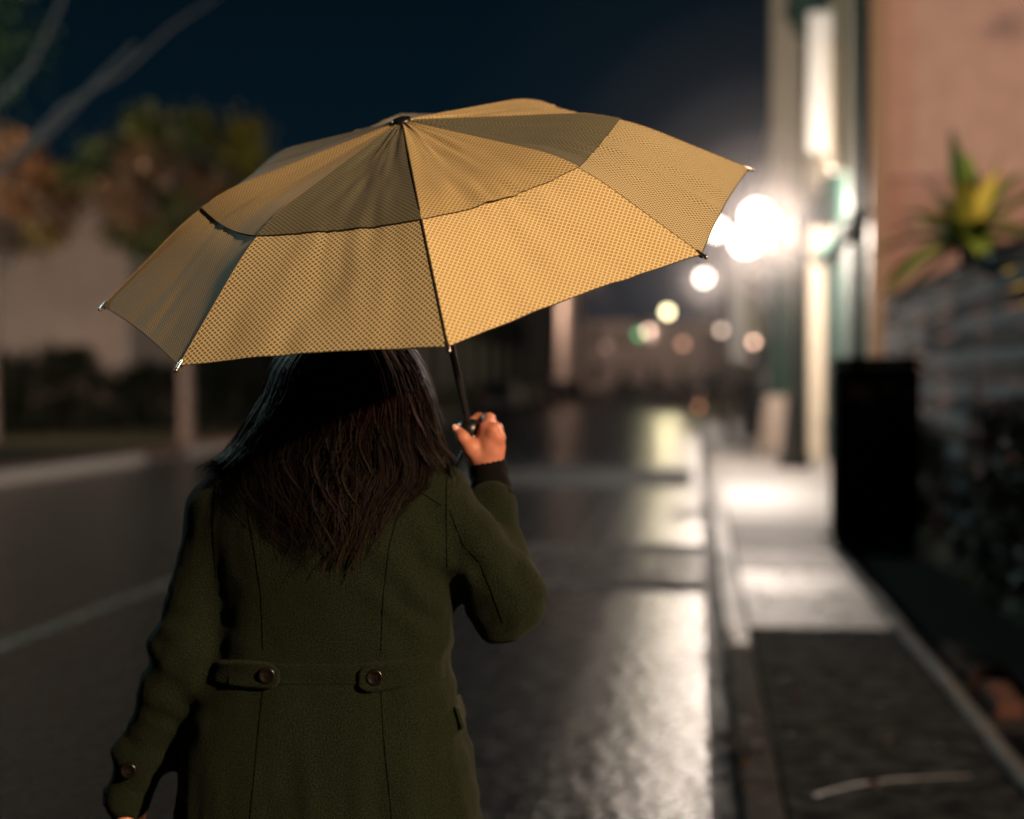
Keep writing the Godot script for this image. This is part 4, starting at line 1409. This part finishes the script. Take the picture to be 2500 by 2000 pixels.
func make_person() -> void:
	coat_noise.seed = 5
	coat_noise.fractal_octaves = 3
	coat_noise.frequency = 1.0
	var ux := PX0
	var at := Vector3(ux * cos(YAW) - PD * sin(YAW), 0.004, -PD * cos(YAW) - ux * sin(YAW))
	var t := thing("person", "person in an olive wool coat seen from behind, long dark wavy hair, holding an umbrella", "person", at, YAW)
	var skin := mat(Color(1, 1, 1), 0.5)
	skin.vertex_color_use_as_albedo = true
	skin.subsurf_scatter_enabled = true
	skin.subsurf_scatter_strength = 0.12
	skin.metallic_specular = 0.4
	var flesh := Color(0.47, 0.195, 0.125)
	# body: legs, trunk and arms under the clothes, then head and hands on finer grids
	var sh_l := pp(474, 1050, -0.01)
	var el_l := pp(388, 1385, 0.01)
	var wr_l := pp(276, 1672, -0.02)
	var sh_r := pp(908, 1050, -0.01)
	var el_r := pp(1074, 1272, 0.03)
	var wr_r := pp(1026, 990, -0.125)
	var b := Bones.new()
	b.k = 0.05
	for s in [-1.0, 1.0]:
		b.add(Vector3(s * 0.09, 0.84, 0), Vector3(s * 0.085, 0.46, -0.01 + s * 0.05), 0.088, 0.056)
		b.add(Vector3(s * 0.085, 0.46, -0.01 + s * 0.05), Vector3(s * 0.08, 0.10, 0.02 + s * 0.06), 0.056, 0.036)
		b.add(Vector3(s * 0.08, 0.075, 0.02 + s * 0.06), Vector3(s * 0.09, 0.035, -0.12 + s * 0.06), 0.036, 0.03)
	b.add(Vector3(0, 0.88, 0), Vector3(0, 1.06, 0), 0.12, 0.105)
	b.add(Vector3(0, 1.06, 0), Vector3(0, 1.28, 0), 0.105, 0.11)
	b.add(Vector3(-0.11, 1.35, 0), Vector3(0.11, 1.35, 0), 0.055, 0.055)
	b.add(Vector3(0.01, 1.36, 0), Vector3(0.015, 1.47, -0.02), 0.056, 0.05)
	b.add(sh_l, el_l, 0.040, 0.030); b.add(el_l, wr_l, 0.028, 0.020)
	b.add(sh_r, el_r, 0.040, 0.030); b.add(el_r, wr_r, 0.028, 0.019)
	var mb := MB.new()
	nets(mb, b.at, Vector3(-0.48, -0.01, -0.26), Vector3(0.42, 1.50, 0.2), 0.012, func(p: Vector3):
		return Color(0.012, 0.012, 0.013) if p.y < 1.02 and absf(p.x) < 0.24 else flesh)
	# head, turned away
	var hd := Bones.new()
	hd.k = 0.018
	var hc := Vector3(0.018, 1.545, -0.015)
	hd.add(hc + Vector3(0, 0.018, 0.022), hc + Vector3(0, 0.022, -0.028), 0.078, 0.074)
	hd.add(hc + Vector3(0, -0.02, -0.03), hc + Vector3(0, -0.085, -0.062), 0.062, 0.028)
	hd.add(hc + Vector3(-0.03, -0.075, -0.03), hc + Vector3(0.03, -0.075, -0.03), 0.03, 0.03)
	hd.add(hc + Vector3(0, -0.07, 0.0), hc + Vector3(0, -0.15, 0.005), 0.05, 0.05)
	hd.add(hc + Vector3(0, 0.005, -0.100), hc + Vector3(0, -0.036, -0.114), 0.009, 0.013)
	for s in [-1.0, 1.0]:
		hd.add(hc + Vector3(s * 0.014, 0.016, -0.095), hc + Vector3(s * 0.042, 0.014, -0.085), 0.010, 0.010)
		hd.add(hc + Vector3(s * 0.045, -0.03, -0.075), hc + Vector3(s * 0.03, -0.05, -0.08), 0.018, 0.016)
		hd.add(hc + Vector3(s * 0.079, 0.005, 0.008), hc + Vector3(s * 0.076, -0.035, 0.0), 0.012, 0.008)
		hd.add(hc + Vector3(s * 0.004, -0.066, -0.097), hc + Vector3(s * 0.02, -0.067, -0.09), 0.008, 0.005)
	nets(mb, hd.at, hc - Vector3(0.11, 0.16, 0.15), hc + Vector3(0.11, 0.12, 0.13), 0.005, func(p: Vector3):
		var q := p - hc
		return Color(0.40, 0.10, 0.08) if absf(q.y + 0.0665) < 0.010 and q.z < -0.088 and absf(q.x) < 0.026 else flesh)
	# right hand closed round the handle
	var hn := Bones.new()
	hn.k = 0.0085
	var w0 := pp(1024, 1000, -0.125)
	var kn := [pp(1022, 908, -0.108), pp(1038, 912, -0.100), pp(1048, 927, -0.102), pp(1050, 946, -0.112)]
	var mb0 := [pp(1008, 968, -0.118), pp(1019, 971, -0.112), pp(1029, 973, -0.112), pp(1038, 975, -0.118)]
	for i in 4:
		hn.add(w0, mb0[i], 0.0185, 0.0165)
		hn.add(mb0[i], kn[i], 0.0160, [0.0118, 0.0122, 0.0116, 0.0105][i])
	hn.add(mb0[0].lerp(kn[0], 0.3), mb0[2].lerp(kn[2], 0.4), 0.015, 0.015)
	hn.add(mb0[1].lerp(kn[1], 0.5), mb0[3].lerp(kn[3], 0.5), 0.014, 0.013)
	var fin := [[pp(1030, 887, -0.150), pp(1008, 886, -0.172), pp(985, 897, -0.160)], [pp(1046, 908, -0.150), pp(1018, 916, -0.178), pp(984, 918, -0.163)],
			[pp(1052, 928, -0.150), pp(1022, 936, -0.178), pp(988, 938, -0.163)], [pp(1051, 949, -0.150), pp(1024, 955, -0.172), pp(996, 955, -0.158)]]
	for i in 4:
		var r: float = [0.0096, 0.0098, 0.0093, 0.0083][i]
		hn.add(kn[i], fin[i][0], r + 0.0012, r)
		hn.add(fin[i][0], fin[i][1], r, r - 0.0008)
		hn.add(fin[i][1], fin[i][2], r - 0.0008, r - 0.0018)
	hn.add(w0.lerp(mb0[0], 0.5), pp(992, 949, -0.105), 0.0175, 0.0145)
	hn.add(pp(992, 949, -0.105), pp(974, 926, -0.106), 0.0145, 0.0105)
	hn.add(pp(974, 926, -0.106), pp(962, 909, -0.116), 0.0105, 0.0082)
	hn.add(pp(1030, 1045, -0.122), w0, 0.0190, 0.0200)
	nets(mb, hn.at, pp(945, 1040, -0.21), pp(1080, 868, -0.075), 0.0028, func(p: Vector3):
		var red := 0.0
		for q in kn: red = maxf(red, exp(-(p - q).length_squared() / 0.00016))
		var vary := 1.0 + 0.16 * coat_noise.get_noise_3d(p.x * 60.0, p.y * 60.0, p.z * 60.0)
		return flesh.lerp(Color(0.44, 0.125, 0.085), red * 0.7) * vary)
	# left hand hanging, a little curled
	var hl := Bones.new()
	hl.k = 0.008
	var w1 := pp(276, 1672, -0.02)
	var pd := Vector3(-0.10, -0.97, -0.10).normalized()
	var across := Vector3(0.35, 0.0, -0.94).normalized()
	for i in 4:
		var m0 := w1 + pd * 0.03 + across * (i - 1.5) * 0.013
		var k0 := w1 + pd * (0.092 - absf(i - 1.2) * 0.004) + across * (i - 1.5) * 0.019
		hl.add(w1, m0, 0.02, 0.015)
		hl.add(m0, k0, 0.015, 0.0105)
		var ln: float = [0.062, 0.072, 0.067, 0.052][i]
		var curl := Vector3(0.30, -0.95, 0.1).normalized()
		var c2 := Vector3(0.62, -0.78, 0.1).normalized()
		hl.add(k0, k0 + curl * ln * 0.5, 0.0098, 0.0090)
		hl.add(k0 + curl * ln * 0.5, k0 + curl * ln * 0.5 + c2 * ln * 0.5, 0.0090, 0.0072)
	hl.add(w1 + pd * 0.02 - across * 0.015, w1 + pd * 0.055 - across * 0.038 + Vector3(0.012, 0, 0), 0.016, 0.012)
	hl.add(w1 + pd * 0.055 - across * 0.038 + Vector3(0.012, 0, 0), w1 + pd * 0.098 - across * 0.043 + Vector3(0.026, 0, 0), 0.011, 0.008)
	nets(mb, hl.at, w1 + Vector3(-0.07, -0.2, -0.09), w1 + Vector3(0.11, 0.03, 0.09), 0.0034, func(p: Vector3): return flesh)
	obj("body", mb, skin, t, true)
	mb = MB.new()
	for s in [-1.0, 1.0]: mb.sphere(hc + Vector3(s * 0.031, -0.002, -0.083), Vector3.ONE * 0.0125, 12, 8)
	obj("eye", mb, mat(Color(0.6, 0.58, 0.55), 0.2), t)
	mb = MB.new()
	mb.sphere(pp(959, 906, -0.108), Vector3(0.0052, 0.0072, 0.0022), 12, 8, Basis(Vector3.BACK, 0.6))
	obj("thumb_nail", mb, mat(Color(0.72, 0.42, 0.36), 0.25), t)
	# boots
	for s in [-1.0, 1.0]:
		mb = MB.new()
		var bt := Bones.new()
		bt.k = 0.03
		bt.add(Vector3(s * 0.082, 0.34, 0.012 + s * 0.056), Vector3(s * 0.08, 0.10, 0.02 + s * 0.06), 0.054, 0.046)
		bt.add(Vector3(s * 0.08, 0.07, 0.025 + s * 0.06), Vector3(s * 0.09, 0.04, -0.135 + s * 0.06), 0.046, 0.037)
		nets(mb, func(p: Vector3): return maxf(bt.at(p), 0.0 - p.y), Vector3(s * 0.08 - 0.09, -0.02, -0.3 + s * 0.06), Vector3(s * 0.08 + 0.1, 0.42, 0.14 + s * 0.06), 0.010)
		obj("boot", mb, mat(Color(0.012, 0.010, 0.009), 0.45), t)
	make_coat(t, sh_l, el_l, wr_l, sh_r, el_r)
	make_hair(t, hc)

func make_coat(t: Node3D, sh_l: Vector3, el_l: Vector3, wr_l: Vector3, sh_r: Vector3, el_r: Vector3) -> void:
	var wool := mat(Color(0.0185, 0.0270, 0.0125), 0.9)
	wool.albedo_texture = noise_tex("wool", 0.11, 5, Color(0.38, 0.38, 0.38), Color(1, 1, 1), 512, FastNoiseLite.TYPE_SIMPLEX_SMOOTH, 0.2, 0.8)
	wool.heightmap_enabled = true
	wool.heightmap_texture = tex["wool"]
	wool.heightmap_scale = 0.22
	wool.uv1_triplanar = true
	wool.uv1_scale = Vector3.ONE * 5.5
	wool.rim_enabled = true
	wool.rim = 0.5
	wool.rim_tint = 0.7
	wool.metallic_specular = 0.2
	var thread := mat(Color(0.003, 0.003, 0.0015), 1.0)
	thread.metallic_specular = 0.0
	var b := Bones.new()
	b.k = 0.024
	coat_bones = b
	fold_a = pp(905, 1225, 0.11)
	fold_b = pp(372, 1395, 0.05)
	fold_c = pp(1062, 1225, 0.06)
	# left sleeve with the slack folds at its elbow
	b.add(pp(508, 1032, -0.005), pp(466, 1085, -0.005), 0.046, 0.056)
	b.add(pp(466, 1085, -0.005), el_l + Vector3(0.004, 0.01, 0), 0.056, 0.056)
	b.add(el_l, pp(270, 1690, -0.02), 0.056, 0.043)
	b.add(pp(352, 1368, 0.0), pp(400, 1362, 0.045), 0.030, 0.018)
	b.add(pp(345, 1425, 0.0), pp(400, 1440, 0.045), 0.022, 0.012)
	b.add(pp(270, 1600, 0.0), pp(296, 1610, 0.02), 0.028, 0.020)
	# right sleeve: down to the elbow, then up to the raised hand
	b.add(pp(884, 1022, -0.005), pp(912, 1062, 0.0), 0.056, 0.064)
	b.add(pp(912, 1062, 0.0), el_r + Vector3(-0.002, 0.004, 0.0), 0.064, 0.058)
	b.add(el_r + Vector3(0.0, -0.002, -0.015), pp(1040, 1080, -0.077), 0.056, 0.034)
	b.add(pp(1040, 1080, -0.077), pp(1037, 1062, -0.087), 0.035, 0.037)
	b.add(pp(1050, 1315, 0.03), pp(1100, 1300, 0.03), 0.034, 0.030)
	var mb := MB.new()
	nets(mb, coat_at, Vector3(-0.46, 0.50, -0.25), Vector3(0.42, 1.50, 0.25), 0.0078)
	var coat := obj("coat", mb, wool, t)
	# hollow hem, seams
	for s in [[Vector2(516, 1060), Vector2(533, 1160), Vector2(548, 1260), Vector2(552, 1395)], [Vector2(552, 1455), Vector2(540, 1560), Vector2(524, 1725), Vector2(510, 1860)],
			[Vector2(838, 1080), Vector2(818, 1160), Vector2(806, 1260), Vector2(800, 1395)], [Vector2(800, 1460), Vector2(806, 1560), Vector2(822, 1725), Vector2(835, 1860)],
			[Vector2(842, 1022), Vector2(890, 1045), Vector2(934, 1074)], [Vector2(940, 1010), Vector2(939, 1100), Vector2(941, 1215)],
			[Vector2(946, 1080), Vector2(975, 1155), Vector2(1010, 1192), Vector2(1036, 1258), Vector2(1062, 1330)], [Vector2(452, 1010), Vector2(446, 1120), Vector2(452, 1240)]]:
		seam_on(coat, s, thread, 0.0009)
	# half belt across the back: the middle piece, then two tabs with round ends and buttons
	var strip := func(called: String, x0: float, x1: float, top: Callable, low: Callable, proud: float, round0: bool, round1: bool):
		var m := MB.new()
		m.grid(60, 12, func(s: float, q: float):
			var x := lerpf(x0, x1, s)
			var a: float = low.call(x)
			var c: float = top.call(x)
			var mid := (a + c) / 2
			var half := (a - c) / 2
			var r := half
			if round0 and x - x0 < r: half = sqrt(maxf(r * r - pow(r - (x - x0), 2.0), 0.3))
			if round1 and x1 - x < r: half = sqrt(maxf(r * r - pow(r - (x1 - x), 2.0), 0.3))
			var y := lerpf(mid + half, mid - half, q)
			var p := pp(x, y, 0.12)
			p.z = coat_z(p.x, p.y) if x > 480.0 else _back_z(p.x, p.y)
			p = pp(x, y, p.z)
			p.z = coat_z(p.x, p.y) if x > 480.0 else _back_z(p.x, p.y)
			var edge := minf(minf(q, 1.0 - q) * 9.0, minf(s, 1.0 - s) * 26.0)
			p.z += -0.0025 + (proud + 0.0025) * clampf(sqrt(edge), 0.0, 1.0)
			return [p, Vector2(p.x, p.y)])
		return obj(called, m, wool, coat)
	strip.call("belt", 520.0, 840.0, func(x): return 1404.0 - 0.00022 * pow(x - 660.0, 2.0), func(x): return 1452.0 + 0.0 * x, 0.0035, false, false)
	strip.call("belt_tab", 446.0, 590.0, func(x): return 1396.0 + 0.0009 * pow(x - 500.0, 2.0), func(x): return 1460.0 - 0.0012 * pow(x - 560.0, 2.0), 0.0125, false, true)
	strip.call("belt_tab", 750.0, 938.0, func(x): return 1402.0 - 0.05 * (x - 760.0) - 0.0006 * pow(x - 760.0, 2.0), func(x): return 1470.0 - 0.10 * (x - 760.0) - 0.0006 * pow(x - 760.0, 2.0), 0.0125, true, false)
	var horn := mat(Color(0.006, 0.0045, 0.003), 0.25)
	for q in [Vector2(563, 1427), Vector2(789, 1431), Vector2(266, 1632)]:
		var p := pp(q.x, q.y, 0.12)
		p.z = coat_z(p.x, p.y)
		p = pp(q.x, q.y, p.z)
		p.z = coat_z(p.x, p.y) + (0.0125 if q.x > 300 else 0.001)
		mb = MB.new()
		mb.lathe([Vector2(0.001, 0), Vector2(0.0125, 0), Vector2(0.0142, 0.002), Vector2(0.0135, 0.0048), Vector2(0.0105, 0.0052), Vector2(0.0088, 0.0034), Vector2(0.001, 0.0030)], 20, Transform3D(Basis(Vector3.RIGHT, PI / 2), p))
		for a in 4:
			mb.sphere(p + Vector3(cos(a * PI / 2 + 0.7) * 0.003, sin(a * PI / 2 + 0.7) * 0.003, 0.0032), Vector3.ONE * 0.0013, 6, 4)
		obj("button", mb, horn, coat)
	# pocket flap that stands off at the right side
	mb = MB.new()
	var fa := pp(968, 1478, 0.02)
	mb.box(fa + Vector3(-0.001, -0.028, -0.03), Vector3(0.009, 0.040, 0.13), 0.004, Basis(Vector3.BACK, 0.30))
	obj("pocket_flap", mb, wool, coat)
	# black knitted cuff of the pullover at the raised wrist
	var knit := mat(Color(0.003, 0.003, 0.0035), 0.85)
	knit.metallic_specular = 0.2
	mb = MB.new()
	var rs := []
	var c0 := pp(1038, 1070, -0.082)
	var c1 := pp(1027, 976, -0.126)
	for i in 13:
		var u := i / 12.0
		var ring := []
		var ax := (c1 - c0).normalized()
		var xx := ax.cross(Vector3.BACK).normalized()
		var yy := ax.cross(xx)
		for k in 40:
			var a := TAU * k / 40
			var r := 0.0345 - 0.0025 * u + 0.0028 * sin(u * 17.0 + sin(a) * 1.5) * (1.0 - u) + 0.0008 * cos(a * 20.0) + 0.007 * exp(-pow((u - 0.18) / 0.14, 2.0)) * maxf(0.0, -xx.x * cos(a) * -1.0)
			if i == 12: r *= 0.93
			ring.append(c0.lerp(c1, u) + (xx * cos(a) + yy * sin(a) * 0.86) * r)
		rs.append(ring)
	mb.rings(rs, true, false, true)
	obj("cuff", mb, knit, t)
	mb = MB.new()
	mb.tube([pp(266, 1676, -0.02), pp(262, 1705, -0.022)], [0.043, 0.040], 20)
	obj("cuff", mb, knit, t)

# ---------- hair ----------
var hy := [680.0, 692.0, 710.0, 735.0, 770.0, 810.0, 850.0, 900.0, 950.0, 985.0, 1020.0, 1060.0, 1120.0, 1180.0, 1240.0]
var hl_ := [700.0, 668.0, 636.0, 612.0, 590.0, 573.0, 555.0, 522.0, 492.0, 470.0, 472.0, 500.0, 535.0, 552.0, 560.0]
var hr_ := [760.0, 792.0, 824.0, 848.0, 868.0, 886.0, 902.0, 912.0, 925.0, 934.0, 925.0, 885.0, 850.0, 825.0, 810.0]
var hz_ := [0.035, 0.06, 0.085, 0.102, 0.112, 0.114, 0.110, 0.108, 0.112, 0.120, 0.128, 0.134, 0.136, 0.136, 0.134]
func hair_shell(phi: float, py: float, k: float) -> Vector3:   # phi 0 faces the camera
	var l := spline(py, hy, hl_)
	var r := spline(py, hy, hr_)
	var zz := spline(py, hy, hz_)
	var s := sin(phi)
	var c := cos(phi)
	var p := pp((l + r) / 2 + (r - l) / 2 * k * s, py, 0.0)
	p.z = -0.02 + (zz + 0.02) * c * k if c > 0.0 else -0.02 + 0.10 * c * k * (1.0 - smoothstep(850.0, 1000.0, py) * 0.6)
	var shift := (p.z) / PD
	p.x -= (p.x + PX0) * shift
	p.y -= (p.y - 1.54) * shift
	return p

func make_hair(t: Node3D, _hc: Vector3) -> void:
	var hm := mat(Color(1, 1, 1), 0.5)
	hm.metallic_specular = 0.13
	hm.vertex_color_use_as_albedo = true
	var mb := MB.new()
	mb.tint = Color(0.010, 0.006, 0.004)
	# an inner mass that keeps the light from showing through
	var rs := []
	for i in 22:
		var py := lerpf(684.0, 1120.0, i / 21.0)
		var ring := []
		for k in 36:
			var ph := TAU * k / 36
			var face := 1.0 if cos(ph) > -0.55 else 0.72
			ring.append(hair_shell(ph, py, 0.90 * face * (1.0 - 0.25 * smoothstep(985.0, 1120.0, py))))
		rs.append(ring)
	rs.reverse()
	mb.rings(rs, true, false, true)
	# locks of strands
	var locks := 420
	for j in locks:
		var phi0 := rng.randf_range(-2.35, 2.35)
		var back := cos(phi0)
		var k0 := rng.randf_range(0.90, 1.06)
		var endy := 0.0
		var xs := sin(phi0)
		if back > 0.0: endy = lerpf(1010, 1205, clampf(1.15 - pow(absf(xs + 0.05), 3.0) * 1.15, 0.0, 1.0)) + rng.randf_range(-120, 35)
		else: endy = rng.randf_range(960, 1030)
		var fr := rng.randf_range(0.014, 0.032)
		var ph := rng.randf() * TAU
		var amp := rng.randf_range(0.007, 0.022)
		var start := rng.randf_range(683, 700) if rng.randf() < 0.7 else rng.randf_range(720, 840)
		var path := []
		var steps := 26
		for i in steps:
			var u := i / float(steps - 1)
			var py := lerpf(start, endy, u)
			var low := smoothstep(780.0, 1000.0, py)
			var p := hair_shell(phi0 * lerpf(0.75, 1.0, smoothstep(690, 800, py)), py, k0)
			var side := smoothstep(0.72, 0.98, absf(xs)) * signf(xs)
			p.x += side * 0.022 * smoothstep(930.0, 1010.0, py)
			var sw := sin((py - 700.0) * fr + ph) * amp * (0.15 + low) * (1.0 + 0.6 * sin(ph * 3.0))
			p += Vector3(sw * cos(phi0), 0, -sw * sin(phi0)) + Vector3(sin(phi0), 0, cos(phi0)) * cos((py - 700.0) * fr * 1.1 + ph) * amp * 0.5 * low
			if py > 985.0 and cos(phi0) > -0.2: p.z = maxf(p.z, _back_z(p.x, p.y) + 0.008 + 0.010 * absf(sin(ph)))
			path.append(p)
		var n := 13
		var shade := rng.randf_range(0.3, 1.0)
		for s in n:
			var o := Vector3(rng.randfn(), 0, rng.randfn()) * 0.0058
			var cut := rng.randf_range(0.82, 1.0)
			var wv := rng.randf() * TAU
			var wid := rng.randf_range(0.0006, 0.0013)
			var prev := -1
			for i in steps:
				var u := i / float(steps - 1)
				var x := u * cut * (steps - 1)
				var i0 := mini(int(x), steps - 2)
				var p: Vector3 = path[i0].lerp(path[i0 + 1], x - i0)
				p += o * (1.15 - 0.75 * u * u) + Vector3(sin(u * 9.0 + wv), 0, cos(u * 8.0 + wv)) * 0.0018 * u
				var dir: Vector3 = (path[i0 + 1] - path[i0]).normalized()
				var out := Vector3(sin(phi0), 0.12, cos(phi0)).normalized()
				var sd := dir.cross(out).normalized() * wid * (1.0 - 0.7 * u)
				var nn := (out + sd.normalized() * 0.5 * sin(wv + s)).normalized()
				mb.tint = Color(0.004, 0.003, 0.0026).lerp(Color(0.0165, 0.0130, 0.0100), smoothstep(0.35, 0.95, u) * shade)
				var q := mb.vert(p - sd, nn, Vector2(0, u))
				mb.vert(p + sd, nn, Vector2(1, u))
				if prev >= 0:
					mb.tri(prev, q + 1, q); mb.tri(prev, prev + 1, q + 1)
				prev = q
	# loose wisps at the sides
	mb.tint = Color(0.05, 0.035, 0.025)
	for j in 130:
		var side := -1.0 if rng.randf() < 0.6 else 1.0
		var phi := side * rng.randf_range(1.1, 1.75)
		var y0 := rng.randf_range(740, 960)
		var y1 := y0 + rng.randf_range(60, 170)
		y1 = minf(y1, 1035.0)
		var kk := rng.randf_range(1.0, 1.05)
		var ex := rng.randf_range(0.0, 0.05)
		var wv := rng.randf() * TAU
		var pts := []
		for i in 12:
			var u := i / 11.0
			var p := hair_shell(phi, lerpf(y0, y1, u), kk + ex * sin(PI * u))
			p += Vector3(sin(u * 7.0 + wv), 0.3 * cos(u * 5.0 + wv), cos(u * 6.0 + wv)) * 0.006 * u
			pts.append(p)
		mb.tube(pts, [0.00045], 3, false)
	obj("hair", mb, hm, t, true)

func _back_z(x: float, y: float) -> float:
	var yy := clampf(y, 0.5, 1.46)
	var rx := spline(yy, cy, crx)
	var q := clampf(absf(x - spline(yy, cy, ccx)) / rx, 0.0, 0.98)
	return spline(yy, cy, crz) * pow(1.0 - pow(q, 2.35), 1.0 / 2.35)
